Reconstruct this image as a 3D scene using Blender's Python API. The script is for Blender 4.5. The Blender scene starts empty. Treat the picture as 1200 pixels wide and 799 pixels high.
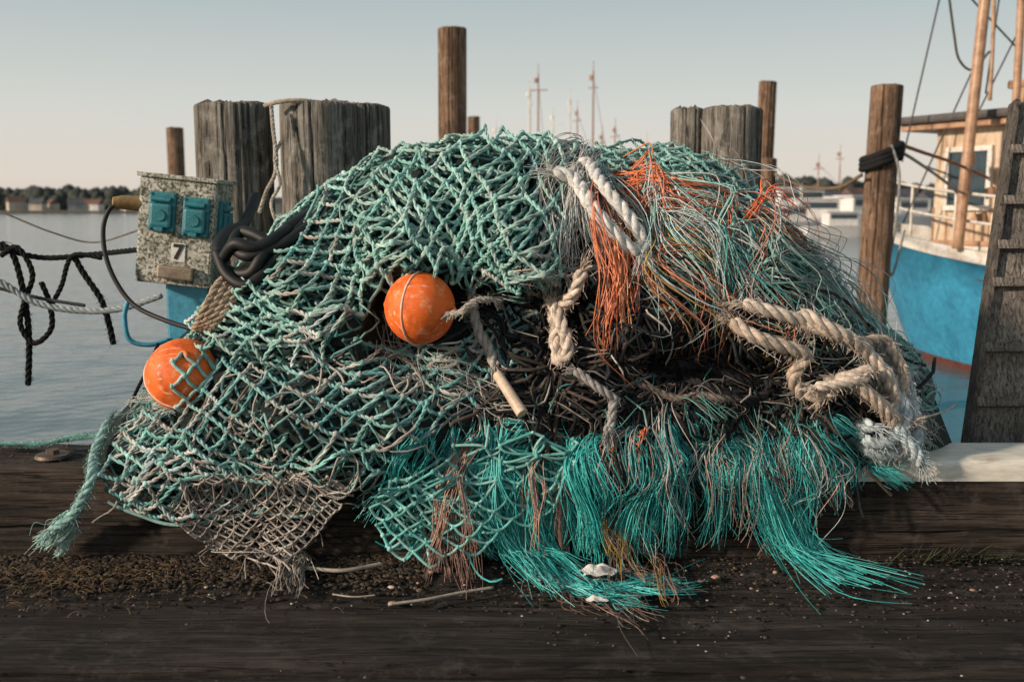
import bpy, math, random
import numpy as np
from mathutils import Vector, Matrix
from mathutils.bvhtree import BVHTree
random.seed(5)
rng=np.random.default_rng(7)
sc=bpy.context.scene
COL=sc.collection
F=1167.; CZ=.87; PITCH=math.atan(154.5/F); cp=math.cos(PITCH); sp=math.sin(PITCH)
WZ=-0.7
def ray(px,py):
    a=(px-600)/F; b=(399.5-py)/F
    return np.array([a,cp+b*sp,-sp+b*cp])
def at(px,py,Y):
    d=ray(px,py); t=Y/d[1]
    return np.array([d[0]*t,Y,CZ+d[2]*t])
class SN:
    def __init__(s,seed,freq,n=14,dim=3):
        r=np.random.default_rng(seed); s.k=r.normal(size=(n,dim))*freq; s.p=r.uniform(0,6.28,n); s.n=n
    def __call__(s,P):
        P=np.asarray(P,dtype=float)
        return np.sin(P@s.k.T+s.p).sum(-1)/math.sqrt(s.n)*1.2
def cr(pts,n):
    pts=np.asarray(pts,dtype=float); m=len(pts)
    p=np.vstack([2*pts[0]-pts[1],pts,2*pts[-1]-pts[-2]])
    t=np.linspace(0,m-1-1e-9,n); i=t.astype(int); f=(t-i)[:,None]
    a,b,c,d=p[i],p[i+1],p[i+2],p[i+3]
    return .5*((2*b)+(-a+c)*f+(2*a-5*b+4*c-d)*f**2+(-a+3*b-3*c+d)*f**3)
def inpoly(x,y,poly):
    x=np.asarray(x);y=np.asarray(y); ins=np.zeros(x.shape,bool); n=len(poly)
    for i in range(n):
        x1,y1=poly[i];x2,y2=poly[(i+1)%n]
        c=((y1>y)!=(y2>y))&(x<(x2-x1)*(y-y1)/((y2-y1) if y2!=y1 else 1e-9)+x1)
        ins^=c
    return ins
# ---------------------------------------------------------------- materials
def nt(name):
    m=bpy.data.materials.new(name); m.use_nodes=True; t=m.node_tree
    return m,t,t.nodes['Principled BSDF']
def ramp(t,stops):
    r=t.nodes.new('ShaderNodeValToRGB'); e=r.color_ramp.elements
    while len(e)<len(stops): e.new(.5)
    for q,(p,c) in zip(e,stops):
        q.position=p; q.color=(*c,1) if len(c)==3 else c
    return r
def coords(t,scale=(1,1,1)):
    tc=t.nodes.new('ShaderNodeTexCoord'); mp=t.nodes.new('ShaderNodeMapping'); mp.inputs['Scale'].default_value=scale
    t.links.new(tc.outputs['Object'],mp.inputs['Vector']); return mp.outputs['Vector']
def noise(t,vec,scale,detail=6,rough=.6):
    n=t.nodes.new('ShaderNodeTexNoise'); n.inputs['Scale'].default_value=scale; n.inputs['Detail'].default_value=detail; n.inputs['Roughness'].default_value=rough
    t.links.new(vec,n.inputs['Vector']); return n.outputs['Fac']
def bump(t,b,h,strength,dist):
    n=t.nodes.new('ShaderNodeBump'); n.inputs['Strength'].default_value=strength; n.inputs['Distance'].default_value=dist
    t.links.new(h,n.inputs['Height']); t.links.new(n.outputs['Normal'],b.inputs['Normal']); return n
def mixc(t,fac,a,b,mode='MIX'):
    n=t.nodes.new('ShaderNodeMix'); n.data_type='RGBA'; n.blend_type=mode
    for s,v in ((0,fac),(6,a),(7,b)):
        if isinstance(v,bpy.types.NodeSocket): t.links.new(v,n.inputs[s])
        else: n.inputs[s].default_value=v if s==0 else (*v,1)
    return n.outputs[2]
def mat_plain(name,c,rough=.5,metal=0,var=.35,scale=12,c2=None,thr=(.45,.65),bmp=.2,bd=.004,stretch=(1,1,1)):
    m,t,b=nt(name); v=coords(t,stretch); f=noise(t,v,scale)
    c2=c2 or tuple(x*(1-var) for x in c)
    r=ramp(t,[(thr[0],c),(thr[1],c2)]); t.links.new(f,r.inputs['Fac'])
    f2=noise(t,v,scale*6,4)
    r2=ramp(t,[(.3,(.75,.75,.75)),(.7,(1.1,1.1,1.1))]); t.links.new(f2,r2.inputs['Fac'])
    t.links.new(mixc(t,1.0,r.outputs['Color'],r2.outputs['Color'],'MULTIPLY'),b.inputs['Base Color'])
    b.inputs['Roughness'].default_value=rough; b.inputs['Metallic'].default_value=metal
    bump(t,b,f2,bmp,bd); return m
def mat_fibre(name,rough=.7,spec=.3,dirt=.5,sc_=35):
    m,t,b=nt(name); a=t.nodes.new('ShaderNodeAttribute'); a.attribute_name='Col'
    v=coords(t); f=noise(t,v,sc_,5); r=ramp(t,[(.3,(1-dirt,)*3),(.65,(1.12,)*3)]); t.links.new(f,r.inputs['Fac'])
    g=noise(t,v,9,4); r2=ramp(t,[(.35,(.6,.55,.5)),(.6,(1,1,1))]); t.links.new(g,r2.inputs['Fac'])
    c=mixc(t,1.0,a.outputs['Color'],r.outputs['Color'],'MULTIPLY'); c=mixc(t,dirt*.8,c,mixc(t,1.0,c,r2.outputs['Color'],'MULTIPLY'))
    t.links.new(c,b.inputs['Base Color']); b.inputs['Roughness'].default_value=rough; b.inputs['Specular IOR Level'].default_value=spec
    h=noise(t,v,500,2); bump(t,b,h,.6,.003); return m
def mat_wood(name,cl,cd,axis='z',sc_=1.0,crack=.6,rough=.85,pale=None):
    m,t,b=nt(name); s={'z':(9,9,.6),'x':(.5,8,8)}[axis]; s=tuple(q*sc_ for q in s)
    v=coords(t,s); f=noise(t,v,1.5,10,.7)
    r=ramp(t,[(.3,cd),(.5,tuple((x+y)/2 for x,y in zip(cl,cd))),(.68,cl)]); t.links.new(f,r.inputs['Fac'])
    fine=noise(t,v,9,8,.75)
    r2=ramp(t,[(.36,(.22,.22,.22)),(.5,(.9,.9,.9)),(.68,(1.5,1.5,1.5))]); t.links.new(fine,r2.inputs['Fac'])
    c=mixc(t,crack,r.outputs['Color'],mixc(t,1.0,r.outputs['Color'],r2.outputs['Color'],'MULTIPLY'))
    s2={'z':(14,14,.35),'x':(.28,13,13)}[axis]; vv=coords(t,tuple(q*sc_ for q in s2)); ck=noise(t,vv,2.2,3,.5)
    r5=ramp(t,[(.485,(1,1,1)),(.498,(.08,.08,.08)),(.502,(.08,.08,.08)),(.515,(1,1,1))]); t.links.new(ck,r5.inputs['Fac'])
    c=mixc(t,.85,c,mixc(t,1.0,c,r5.outputs['Color'],'MULTIPLY'))
    v2=coords(t,(1,1,1)); g=noise(t,v2,2.2,8,.65); r3=ramp(t,[(.38,(.5,.48,.47)),(.62,(1.15,1.1,1.04))]); t.links.new(g,r3.inputs['Fac'])
    c=mixc(t,.85,c,mixc(t,1.0,c,r3.outputs['Color'],'MULTIPLY'))
    if pale:
        k=noise(t,v2,13,9,.75); r4=ramp(t,[(.53,(0,0,0)),(.70,(.75,.75,.75))]); t.links.new(k,r4.inputs['Fac']); c=mixc(t,r4.outputs['Color'],c,pale)
    t.links.new(c,b.inputs['Base Color']); b.inputs['Roughness'].default_value=rough; b.inputs['Specular IOR Level'].default_value=.25
    add=t.nodes.new('ShaderNodeMath'); add.operation='ADD'; t.links.new(fine,add.inputs[0]); t.links.new(f,add.inputs[1])
    sep=t.nodes.new('ShaderNodeMath'); sep.operation='MULTIPLY_ADD'; t.links.new(r5.outputs['Color'],sep.inputs[0]); sep.inputs[1].default_value=.6; t.links.new(add.outputs[0],sep.inputs[2])
    bump(t,b,sep.outputs[0],1.0,.016); return m
# ---------------------------------------------------------------- object helpers
def setmeta(o,label=None,cat=None,group=None,kind=None):
    if label:o['label']=label
    if cat:o['category']=cat
    if group:o['group']=group
    if kind:o['kind']=kind
    return o
def mk(name,V,Fc,mats,smooth=True,col=None,origin=None,mi=None,parent=None):
    V=np.asarray(V,dtype=np.float64)
    if origin is None: origin=(V.min(0)+V.max(0))/2
    origin=np.asarray(origin,dtype=float); me=bpy.data.meshes.new(name); L=V-origin
    if isinstance(Fc,np.ndarray) and Fc.ndim==2:
        k=Fc.shape[1]; n=len(Fc)
        me.vertices.add(len(L)); me.vertices.foreach_set('co',L.astype(np.float32).ravel())
        me.loops.add(n*k); me.loops.foreach_set('vertex_index',Fc.astype(np.int32).ravel())
        me.polygons.add(n); me.polygons.foreach_set('loop_start',(np.arange(n)*k).astype(np.int32))
        me.update(calc_edges=True)
    else: me.from_pydata([tuple(v) for v in L],[],[tuple(int(i) for i in f) for f in Fc]); me.update()
    sm=np.full(len(me.polygons),smooth,dtype=bool) if isinstance(smooth,bool) else np.asarray(smooth,bool)
    me.polygons.foreach_set('use_smooth',sm)
    if col is not None:
        a=me.color_attributes.new('Col','FLOAT_COLOR','POINT'); c=np.ones((len(L),4),np.float32); c[:,:3]=col; a.data.foreach_set('color',c.ravel())
    for m in (mats if isinstance(mats,(list,tuple)) else [mats]): me.materials.append(m)
    if mi is not None: me.polygons.foreach_set('material_index',np.asarray(mi,dtype=np.int32))
    me.validate()
    o=bpy.data.objects.new(name,me); COL.objects.link(o); o.location=origin
    if parent is not None: setpar(o,parent)
    return o
def setpar(o,p):
    o.parent=p; o.matrix_parent_inverse=Matrix.Translation(p.location).inverted()
def empty(name,loc):
    e=bpy.data.objects.new(name,None); e.location=Vector(loc); e.empty_display_size=.1; COL.objects.link(e); return e
class Acc:
    def __init__(s): s.V=[];s.Q=[];s.C=[];s.n=0
    def add(s,V,Q,C):
        s.V.append(V);s.Q.append(Q+s.n);s.C.append(C);s.n+=len(V)
    def tubes(s,P,r,k,col):
        P=np.asarray(P,float); Nn,M,_=P.shape
        T=np.gradient(P,axis=1); T/=np.linalg.norm(T,axis=2,keepdims=True)+1e-12
        ref=np.array([.31,-.86,.4]); A=np.cross(T,ref); A/=np.linalg.norm(A,axis=2,keepdims=True)+1e-9; B=np.cross(T,A)
        th=np.arange(k)/k*2*np.pi
        r=np.broadcast_to(np.asarray(r,float) if np.ndim(r) else np.full((Nn,M),r),(Nn,M))
        V=P[:,:,None,:]+r[:,:,None,None]*(np.cos(th)[None,None,:,None]*A[:,:,None,:]+np.sin(th)[None,None,:,None]*B[:,:,None,:])
        idx=np.arange(Nn*M*k).reshape(Nn,M,k); a=idx[:,:-1,:];b=idx[:,1:,:]
        Q=np.stack([a,np.roll(a,-1,2),np.roll(b,-1,2),b],-1).reshape(-1,4)
        col=np.asarray(col,float)
        if col.ndim==1: col=np.broadcast_to(col,(Nn,3))
        if col.ndim==2: col=np.broadcast_to(col[:,None,:],(Nn,M,3))
        C=np.repeat(col.reshape(Nn*M,3),k,axis=0)
        s.add(V.reshape(-1,3),Q,C)
    def blobs(s,P,r,col):
        nu,nv=6,5; n=len(P)
        ph=np.linspace(.12,np.pi-.12,nv); th=np.arange(nu)/nu*2*np.pi
        S=np.stack([np.outer(np.sin(ph),np.cos(th)),np.outer(np.sin(ph),np.sin(th)),np.outer(np.cos(ph),np.ones(nu))],-1).reshape(-1,3)
        sc3=np.asarray(r).reshape(-1,1,1)*rng.uniform(.75,1.3,(n,1,3))
        V=P[:,None,:]+S[None]*sc3*(1+rng.uniform(-.15,.15,(n,nu*nv,1)))
        idx=np.arange(n*nu*nv).reshape(n,nv,nu);a=idx[:,:-1];b=idx[:,1:]
        Q=np.stack([a,b,np.roll(b,-1,2),np.roll(a,-1,2)],-1).reshape(-1,4)
        s.add(V.reshape(-1,3),Q,np.repeat(col,nu*nv,axis=0))
    def obj(s,name,mat,**k):
        return mk(name,np.vstack(s.V),np.vstack(s.Q),mat,col=np.vstack(s.C),**k)
def tube_obj(name,pts,r,mat,n=60,k=12,parent=None,col=(.1,.1,.1)):
    P=cr(pts,n) if len(pts)>2 else np.linspace(pts[0],pts[1],n)
    P=np.vstack([P[:1],P,P[-1:]]); R=np.full((1,n+2),float(r)); R[0,0]=R[0,-1]=1e-5
    P[0]+=1e-5*(P[1]-P[2]); P[-1]+=1e-5*(P[-2]-P[-3])
    a=Acc(); a.tubes(P[None],R,k,np.array(col)); return a.obj(name,mat,parent=parent)
def boxv(c,s,rot=None,bev=0):
    c=np.asarray(c,float); s=np.asarray(s,float)/2
    import bmesh
    bm=bmesh.new(); bmesh.ops.create_cube(bm,size=2)
    for v in bm.verts: v.co=Vector((v.co.x*s[0],v.co.y*s[1],v.co.z*s[2]))
    if bev>0: bmesh.ops.bevel(bm,geom=list(bm.edges),offset=bev,segments=2,affect='EDGES',profile=.6)
    bm.verts.index_update()
    V=np.array([v.co[:] for v in bm.verts]); Fc=[[v.index for v in f.verts] for f in bm.faces]; bm.free()
    if rot is not None: V=V@np.array(rot).T
    return V+c,Fc
def join(parts):
    V=[];Fc=[];n=0;mi=[]
    for i,p in enumerate(parts):
        V.append(p[0]); Fc+= [[j+n for j in f] for f in p[1]]; n+=len(p[0]); mi+=[0]*len(p[1])
    return np.vstack(V),Fc,mi
def cylv(a,b,r,k=20,r2=None):
    a=np.asarray(a,float);b=np.asarray(b,float);r2=r if r2 is None else r2; d=b-a; d/=np.linalg.norm(d)
    u=np.cross(d,[0,0,1] if abs(d[2])<.9 else [0,1,0]);u/=np.linalg.norm(u);w=np.cross(d,u);th=np.arange(k)/k*2*np.pi
    c=np.cos(th)[:,None]*u+np.sin(th)[:,None]*w
    V=np.vstack([a+c*r,b+c*r2]); Fc=[[i,i+k,(i+1)%k+k,(i+1)%k] for i in range(k)]+[list(range(k)),list(range(2*k-1,k-1,-1))]
    return V,Fc

M_net=mat_fibre('net_twine',.75,.25,.4)
M_fib=mat_fibre('plastic_fibre',.45,.45,.2,20)
M_rope=mat_fibre('rope_fibre',.85,.15,.45,60)
M_post=mat_wood('weathered_grey_timber',(.58,.555,.50),(.20,.185,.16),'z',1.8,.95,pale=(.60,.58,.52))
M_postb=mat_wood('brown_timber',(.46,.30,.20),(.15,.09,.06),'z',1.4,1.0,pale=(.42,.33,.26))
M_beam=mat_wood('dark_timber_beam',(.120,.094,.078),(.020,.015,.013),'x',1.4,1.0,pale=(.14,.12,.105))
M_deck=mat_wood('dark_deck_timber',(.090,.076,.070),(.016,.013,.012),'x',1.6,1.0,.8,pale=(.12,.108,.10))
M_gang=mat_wood('grey_ribbed_timber',(.58,.53,.48),(.24,.21,.19),'z',2.0,.9)
M_black=mat_plain('black_rubber',(.007,.007,.008),.6,bmp=.1)
M_blue=mat_plain('blue_pedestal_paint',(.07,.34,.50),.4,c2=(.05,.24,.34),bmp=.15)
M_teal=mat_plain('teal_plastic',(.025,.20,.24),.45,scale=30)
M_white=mat_plain('white_plate',(.75,.73,.68),.5,scale=40,var=.25)
M_steel=mat_plain('dull_steel',(.34,.27,.2),.45,.6,scale=20)
M_cream=mat_plain('peeling_cream_paint',(.72,.68,.59),.55,c2=(.30,.23,.16),thr=(.55,.66),scale=7,stretch=(.4,1,2))
# ---------------------------------------------------------------- mound
sil=[(118,540),(135,520),(160,478),(180,455),(200,425),(225,388),(260,350),(300,302),(350,252),(400,214),(450,190),(520,171),(590,164),(650,168),(700,181),(780,184),(840,200),(885,228),(915,268),(945,310),(1000,350),(1040,398),(1064,448),(1083,495),(1092,522)]
SP=np.array([at(x,y,2.82) for x,y in sil]); hx=SP[:,0]; hz=SP[:,2]
XMIN,XMAX=hx[0],hx[-1]; ZB=.195
n1=SN(11,5,14,2); n2=SN(12,13,16,2); n3=SN(13,30,20,2); nh=SN(15,22,8,1)
def g(px,py,sx,sy,a):
    c=at(px,py,2.5); return (c[0],c[2],sx/F*2.5,sy/F*2.5,a)
G=[g(560,265,130,55,.13),g(500,400,60,22,-.04),g(650,400,60,40,-.04),g(450,480,150,40,.07),g(720,250,50,60,.05),g(300,350,70,50,.05),
   g(800,440,150,35,-.06),g(950,400,90,45,.06),g(860,290,80,35,.05),g(700,350,50,50,.03),g(260,500,90,40,.03),g(300,420,120,12,-.035)]
def steplines():
    out=[]
    for pts,amp,dec in (([(425,385),(440,345),(470,325),(500,322),(545,330),(600,346),(650,338),(700,345)],.15,.10),([(205,425),(300,425),(385,413),(430,385)],.05,.07),([(700,395),(760,405),(840,405),(920,425)],.05,.12),([(640,492),(760,498),(900,500),(980,500)],.03,.05),([(740,235),(820,262),(880,300),(930,345)],.045,.06)):
        Q=np.array([at(x,y,2.45) for x,y in pts]); out.append((Q[:,0],Q[:,2],amp,dec))
    return out
ST=steplines()
def surf(X,s):
    X=np.asarray(X,float);s=np.asarray(s,float)
    H=np.interp(X,hx,hz)+.014*nh(X[...,None])*np.clip((XMAX-X)*4,0,1); H=np.maximum(H,ZB+.02)
    e=np.clip((H-ZB)/.45,0,1)**.7
    yc=2.62+.30*e; yf=2.56-.17*e+.10*np.clip((X-.76)/.15,0,1); yb=yc+.34*e+.05
    ph=s*np.pi/2; c=np.cos(ph); sn=np.sin(ph)
    z=ZB+(H-ZB)*np.sign(sn)*np.abs(sn)**.92
    y=np.where(c>0,yc-(yc-yf)*np.abs(c)**.8,yc+(yb-yc)*np.abs(c)**.8)
    q=np.stack([X,z],-1); d=.022*n1(q)+.013*n2(q)+.004*n3(q)
    for gx,gz,sx,sz,a in G: d=d+a*np.exp(-((X-gx)/sx)**2-((z-gz)/sz)**2)
    for lx,lz,amp,dec in ST:
        ze=np.interp(X,lx,lz); win=np.clip((X-lx[0])/.04,0,1)*np.clip((lx[-1]-X)/.08,0,1)
        below=1/(1+np.exp(-(ze-z)/.005)); d=d-amp*win*below*np.exp(-np.clip(ze-z,0,9)/dec)+amp*.35*win*(1-below)*np.exp(-np.clip(z-ze,0,9)/.05)
    th=np.arctan2(z-.05,X+.02*n1(q)); fo=1-np.abs(np.sin(8*th+.9*n1(q*.8))); d=d+.085*(fo**1.5-.3)*np.clip(np.hypot(X,z-.05)*1.6-.2,0,1)
    w=np.clip(np.abs(c)*2,0,1)*e
    y=y-np.sign(c)*d*w
    z=z+.012*n2(np.stack([X,y*3],-1))*(1-w)*e
    return np.stack([X,y,z],-1)
nx,ns=300,190
XX,SS=np.meshgrid(np.linspace(XMIN,XMAX,nx),np.linspace(.0,2.0,ns),indexing='ij')
MV=surf(XX,SS).reshape(-1,3); idx=np.arange(nx*ns).reshape(nx,ns)
MQ=np.stack([idx[:-1,:-1],idx[1:,:-1],idx[1:,1:],idx[:-1,1:]],-1).reshape(-1,4)
bvh=BVHTree.FromPolygons([Vector(v) for v in MV],[tuple(int(a) for a in q) for q in MQ])
O=Vector((0,0,CZ))
def hit(px,py):
    d=ray(px,py); L=math.sqrt((d**2).sum()); best=1e9; n=None
    r=bvh.ray_cast(O,Vector(d/L))
    if r[0] is not None:
        best=r[3]/L; n=np.array(r[1]); 
        if n@d>0: n=-n
    t=2.385/d[1]; z=CZ+d[2]*t
    if z<.25 and t<best and 0<t: best=t; n=np.array([0,-1,0.])
    if d[2]<0:
        t=(.012-CZ)/d[2]
        if t<best and d[1]*t<2.40: best=t; n=np.array([0,0,1.])
    if n is None: return None
    return np.array([0,0,CZ])+d*best, n
def hits(PX):
    P=np.zeros((len(PX),3));Nn=np.zeros((len(PX),3));ok=np.zeros(len(PX),bool)
    for i,(x,y) in enumerate(PX):
        h=hit(x,y)
        if h is not None: P[i],Nn[i]=h; ok[i]=True
    return P,Nn,ok
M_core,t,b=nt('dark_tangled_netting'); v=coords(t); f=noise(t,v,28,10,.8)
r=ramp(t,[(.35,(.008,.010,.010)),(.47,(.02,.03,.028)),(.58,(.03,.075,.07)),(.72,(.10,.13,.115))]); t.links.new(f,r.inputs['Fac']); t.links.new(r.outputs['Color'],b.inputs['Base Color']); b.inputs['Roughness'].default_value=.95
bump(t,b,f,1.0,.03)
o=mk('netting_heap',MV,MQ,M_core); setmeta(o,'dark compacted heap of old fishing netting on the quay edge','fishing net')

TEAL=np.array([(.33,.62,.56),(.39,.65,.59),(.26,.53,.48),(.48,.66,.61),(.42,.59,.53)])
TEALD=np.array([(.09,.30,.28),(.13,.37,.34),(.06,.21,.20),(.22,.35,.32)])
MIX=np.array([(.26,.52,.50),(.33,.56,.53),(.56,.58,.54),(.18,.43,.42),(.50,.48,.44)])
GREY=np.array([(.45,.41,.37),(.32,.28,.25),(.54,.50,.45),(.24,.21,.19)])
TURQ=np.array([(.06,.56,.54),(.10,.66,.63),(.04,.44,.43),(.22,.68,.65),(.04,.34,.34)])
ORNG=np.array([(.86,.17,.05),(.76,.22,.09),(.84,.34,.17),(.62,.24,.16)])
SALM=np.array([(.50,.29,.23),(.60,.36,.28),(.38,.24,.20)])
PALE=np.array([(.58,.56,.52),(.70,.68,.65),(.44,.41,.38),(.50,.60,.61)])
DARK=np.array([(.02,.02,.022),(.05,.045,.04),(.03,.035,.04),(.10,.08,.07)])
YELL=np.array([(.60,.36,.06),(.66,.45,.12)])
def pick(pal,n,j=.12):
    c=pal[rng.integers(0,len(pal),n)]; return np.clip(c*(1+rng.normal(0,j,(n,1))),0,.95)
# ---------------------------------------------------------------- net builder
def cords(acc,A,Mi,B,nA,rad,cols,double=True,M=9,turns=1.6,k=6):
    t=np.linspace(0,1,M)[None,:,None]; A=A[:,None];B=B[:,None];Mi=Mi[:,None]
    P=A*(1-t)*(1-2*t)+Mi*4*t*(1-t)+B*t*(2*t-1)
    if not double:
        acc.tubes(P,rad,k,cols); return
    T=(B-A); T/=np.linalg.norm(T,axis=2,keepdims=True)+1e-9
    U=np.cross(T,nA[:,None]);U/=np.linalg.norm(U,axis=2,keepdims=True)+1e-9; W=np.cross(T,U)
    ph=rng.uniform(0,6.28,(len(A),1,1))+t*turns*2*np.pi
    for q in (0,np.pi):
        off=(np.cos(ph+q)*U+np.sin(ph+q)*W)*rad*.55
        acc.tubes(P+off,rad*.62,k,cols*rng.uniform(.88,1.08,(len(cols),1)))
def net_px(acc,poly,w,h,ang,warp,rad,lift,pal,double=True,drop=.0,seed=0,liftamp=.008,pal2=None,turns=1.6,knot=1.45,shear=0,M=9,jit=.03,sag=.10):
    xs=[p[0] for p in poly];ys=[p[1] for p in poly];cx,cy=(min(xs)+max(xs))/2,(min(ys)+max(ys))/2
    R=math.hypot(max(xs)-min(xs),max(ys)-min(ys))/2+60
    ni,nj=int(R/w*2)+2,int(R/h*2)+2
    I,J=np.meshgrid(np.arange(-ni,ni+1),np.arange(-nj,nj+1),indexing='ij')
    U=I*w/2+shear*J*h/2; Vv=J*h/2.; ca,sa=math.cos(ang),math.sin(ang)
    x=cx+U*ca-Vv*sa; y=cy+U*sa+Vv*ca
    na,nb=SN(seed*7+1,.014,10,2),SN(seed*7+2,.014,10,2); nc,nd=SN(seed*7+3,.04,10,2),SN(seed*7+4,.04,10,2)
    q=np.stack([x,y],-1); x2=x+warp*na(q)+warp*.16*nc(q)+rng.normal(0,w*jit,x.shape); y2=y+warp*nb(q)+warp*.16*nd(q)+rng.normal(0,h*jit,x.shape)
    par=((I+J)%2==0); ok=par&inpoly(x2,y2,poly)
    ids=-np.ones(x.shape,int); L=np.argwhere(ok); PX=np.array([(x2[i,j],y2[i,j]) for i,j in L])
    P,Nn,hk=hits(PX)
    for m,(i,j) in enumerate(L):
        if hk[m]: ids[i,j]=m
    E=[]
    for m,(i,j) in enumerate(L):
        if not hk[m]: continue
        for di in (1,-1):
            a,b_=i+di,j+1
            if 0<=a<x.shape[0] and b_<x.shape[1] and ids[a,b_]>=0 and rng.random()>=drop: E.append((m,ids[a,b_]))
    E=np.array(E); nl=SN(seed+50,.05,10,2)
    P=P+Nn*(lift+liftamp*(nl(PX)*.5+.5))[:,None]+np.array([0,-.002,0])
    ln2=np.linalg.norm(PX[E[:,0]]-PX[E[:,1]],axis=1)
    mid=(PX[E[:,0]]+PX[E[:,1]])/2+rng.normal(0,w*.03,(len(E),2))+np.stack([0*ln2,ln2*sag],-1)
    PM,NM,mk_=hits(mid); PM=PM+NM*(lift+liftamp*(nl(mid)*.5+.5)+rng.uniform(-.002,.002,len(mid)))[:,None]
    avg=(P[E[:,0]]+P[E[:,1]])/2; ln=np.linalg.norm(P[E[:,0]]-P[E[:,1]],axis=1); bad=(~mk_)|(np.linalg.norm(PM-avg,axis=1)>.3*ln); PM[bad]=avg[bad]
    kp=ln<np.median(ln)*3.0; E=E[kp];PM=PM[kp];mid=mid[kp]
    cols=pick(pal,len(E),.06)
    if pal2 is not None:
        ncn=SN(seed+90,.02,10,2)(mid); s2=ncn+rng.normal(0,.3,len(E))>.45; cols[s2]=pick(pal2,s2.sum())
    cords(acc,P[E[:,0]],PM,P[E[:,1]],Nn[E[:,0]],rad,cols,double,M,turns)
    used=np.unique(E); 
    if knot>0: acc.blobs(P[used],np.full(len(used),rad*knot),pick(pal,len(used)))
def squig(acc,poly,n,length,rad,pal,lift=.01,curl=.5,k=4,M=12):
    xs=[p[0] for p in poly];ys=[p[1] for p in poly]; S=[]
    while len(S)<n:
        x=rng.uniform(min(xs),max(xs),200);y=rng.uniform(min(ys),max(ys),200); m=inpoly(x,y,poly); S+=list(zip(x[m],y[m]))
    P=[]
    for x,y in S[:n]:
        a=rng.uniform(0,6.28); L=length*rng.uniform(.4,1.3)/M; pts=[]
        da=rng.normal(0,curl*.3)
        for _ in range(M):
            pts.append((x,y)); x+=math.cos(a)*L; y+=math.sin(a)*L; da+=rng.normal(0,curl*.25); a+=da; da*=.8
        h,nn,ok=hits(pts)
        if not ok.all(): continue
        if np.abs(np.diff(h,axis=0)).max()>.1: continue
        h=h+nn*(lift*rng.uniform(.3,1.4)+.006*np.sin(np.linspace(0,rng.uniform(3,9),M)))[:,None]
        P.append(h)
    P=np.array(P); acc.tubes(P,rad*rng.uniform(.7,1.3,(len(P),1))*np.ones((1,M)),k,pick(pal,len(P)))
pA=[(215,415),(222,380),(240,352),(270,318),(300,290),(350,240),(400,202),(470,172),(590,152),(660,158),(695,185),(668,225),(650,335),(600,343),(545,329),(500,321),(470,325),(440,345),(425,385),(385,411),(300,423)]
pB=[(665,175),(780,180),(850,200),(890,225),(925,270),(955,315),(1010,350),(1050,400),(1090,500),(1060,500),(1010,440),(950,400),(880,370),(800,350),(720,330),(670,260)]
pC=[(128,515),(175,470),(225,478),(262,430),(300,415),(385,405),(425,385),(450,405),(530,405),(545,365),(640,360),(645,395),(600,450),(600,480),(540,492),(490,515),(450,548),(405,572),(360,600),(300,597),(215,612),(160,598),(118,575)]
pD=[(195,596),(240,560),(400,545),(428,550),(395,600),(362,650),(340,692),(300,668),(245,640)]
pE=[(430,575),(470,530),(600,490),(700,520),(700,560),(640,600),(560,640),(500,660),(455,635)]
a=Acc()
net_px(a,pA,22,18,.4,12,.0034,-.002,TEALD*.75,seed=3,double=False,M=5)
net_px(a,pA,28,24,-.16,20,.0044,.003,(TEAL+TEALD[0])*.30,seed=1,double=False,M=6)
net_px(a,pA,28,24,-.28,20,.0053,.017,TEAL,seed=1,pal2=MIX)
proll=[(425,330),(430,270),(455,215),(540,165),(640,168),(680,200),(655,260),(650,337),(600,345),(545,331),(500,324),(465,328)]
net_px(a,proll,24,33,.10,14,.0053,.036,TEAL*1.02,seed=5,liftamp=.015)
net_px(a,[(215,419),(230,372),(275,330),(330,335),(400,365),(425,375),(385,412),(300,424)],30,18,-.1,12,.0050,.030,TEAL,seed=8,liftamp=.012,pal2=PALE)
squig(a,pA,30,60,.003,TEAL,.03)
o=a.obj('fishing_net',M_net); setmeta(o,'thick knotted teal fishing net draped over the top of the heap','fishing net')
def net_param(acc,x0,x1,s0,s1,cw,cs,rad,lift,pal,seed=0,double=False):
    ni,nj=int((x1-x0)/cw*2),int((s1-s0)/cs*2); I,J=np.meshgrid(np.arange(ni),np.arange(nj),indexing='ij')
    X=x0+I*cw/2+rng.normal(0,cw*.05,I.shape); S=s0+J*cs/2+rng.normal(0,cs*.05,I.shape)
    q=np.stack([X,S],-1); X=X+.02*SN(seed+1,6,10,2)(q); S=S+.02*SN(seed+2,6,10,2)(q)
    P=surf(X,S); Pn=surf(X,S+.01)-P; Px=surf(X+.005,S)-P; Nn=np.cross(Px,Pn); Nn/=np.linalg.norm(Nn,axis=-1,keepdims=True)+1e-9
    P=P+Nn*(lift+.008*SN(seed+5,20,10,2)(q))[...,None]
    E=[]
    for di in (1,-1):
        for i in range(ni):
            if not 0<=i+di<ni: continue
            for j in range(nj-1):
                if (i+j)%2==0: E.append((i,j,i+di,j+1))
    E=np.array(E); A=P[E[:,0],E[:,1]];B=P[E[:,2],E[:,3]];n_=Nn[E[:,0],E[:,1]]; Mi=(A+B)/2+n_*rng.uniform(-.002,.005,(len(E),1))
    cords(acc,A,Mi,B,n_,rad,pick(pal,len(E)),double,6)
    m=((I+J)%2==0); acc.blobs(P[m],np.full(m.sum(),rad*1.45),pick(pal,m.sum()))
X=lambda px:(px-600)/F*2.82
a=Acc(); net_param(a,X(240),X(700),.86,1.9,.060,.058,.0052,.018,TEAL,1,True); net_param(a,X(230),X(700),.8,1.9,.046,.046,.0036,.003,(TEAL+TEALD[0])*.3,2)
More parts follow.
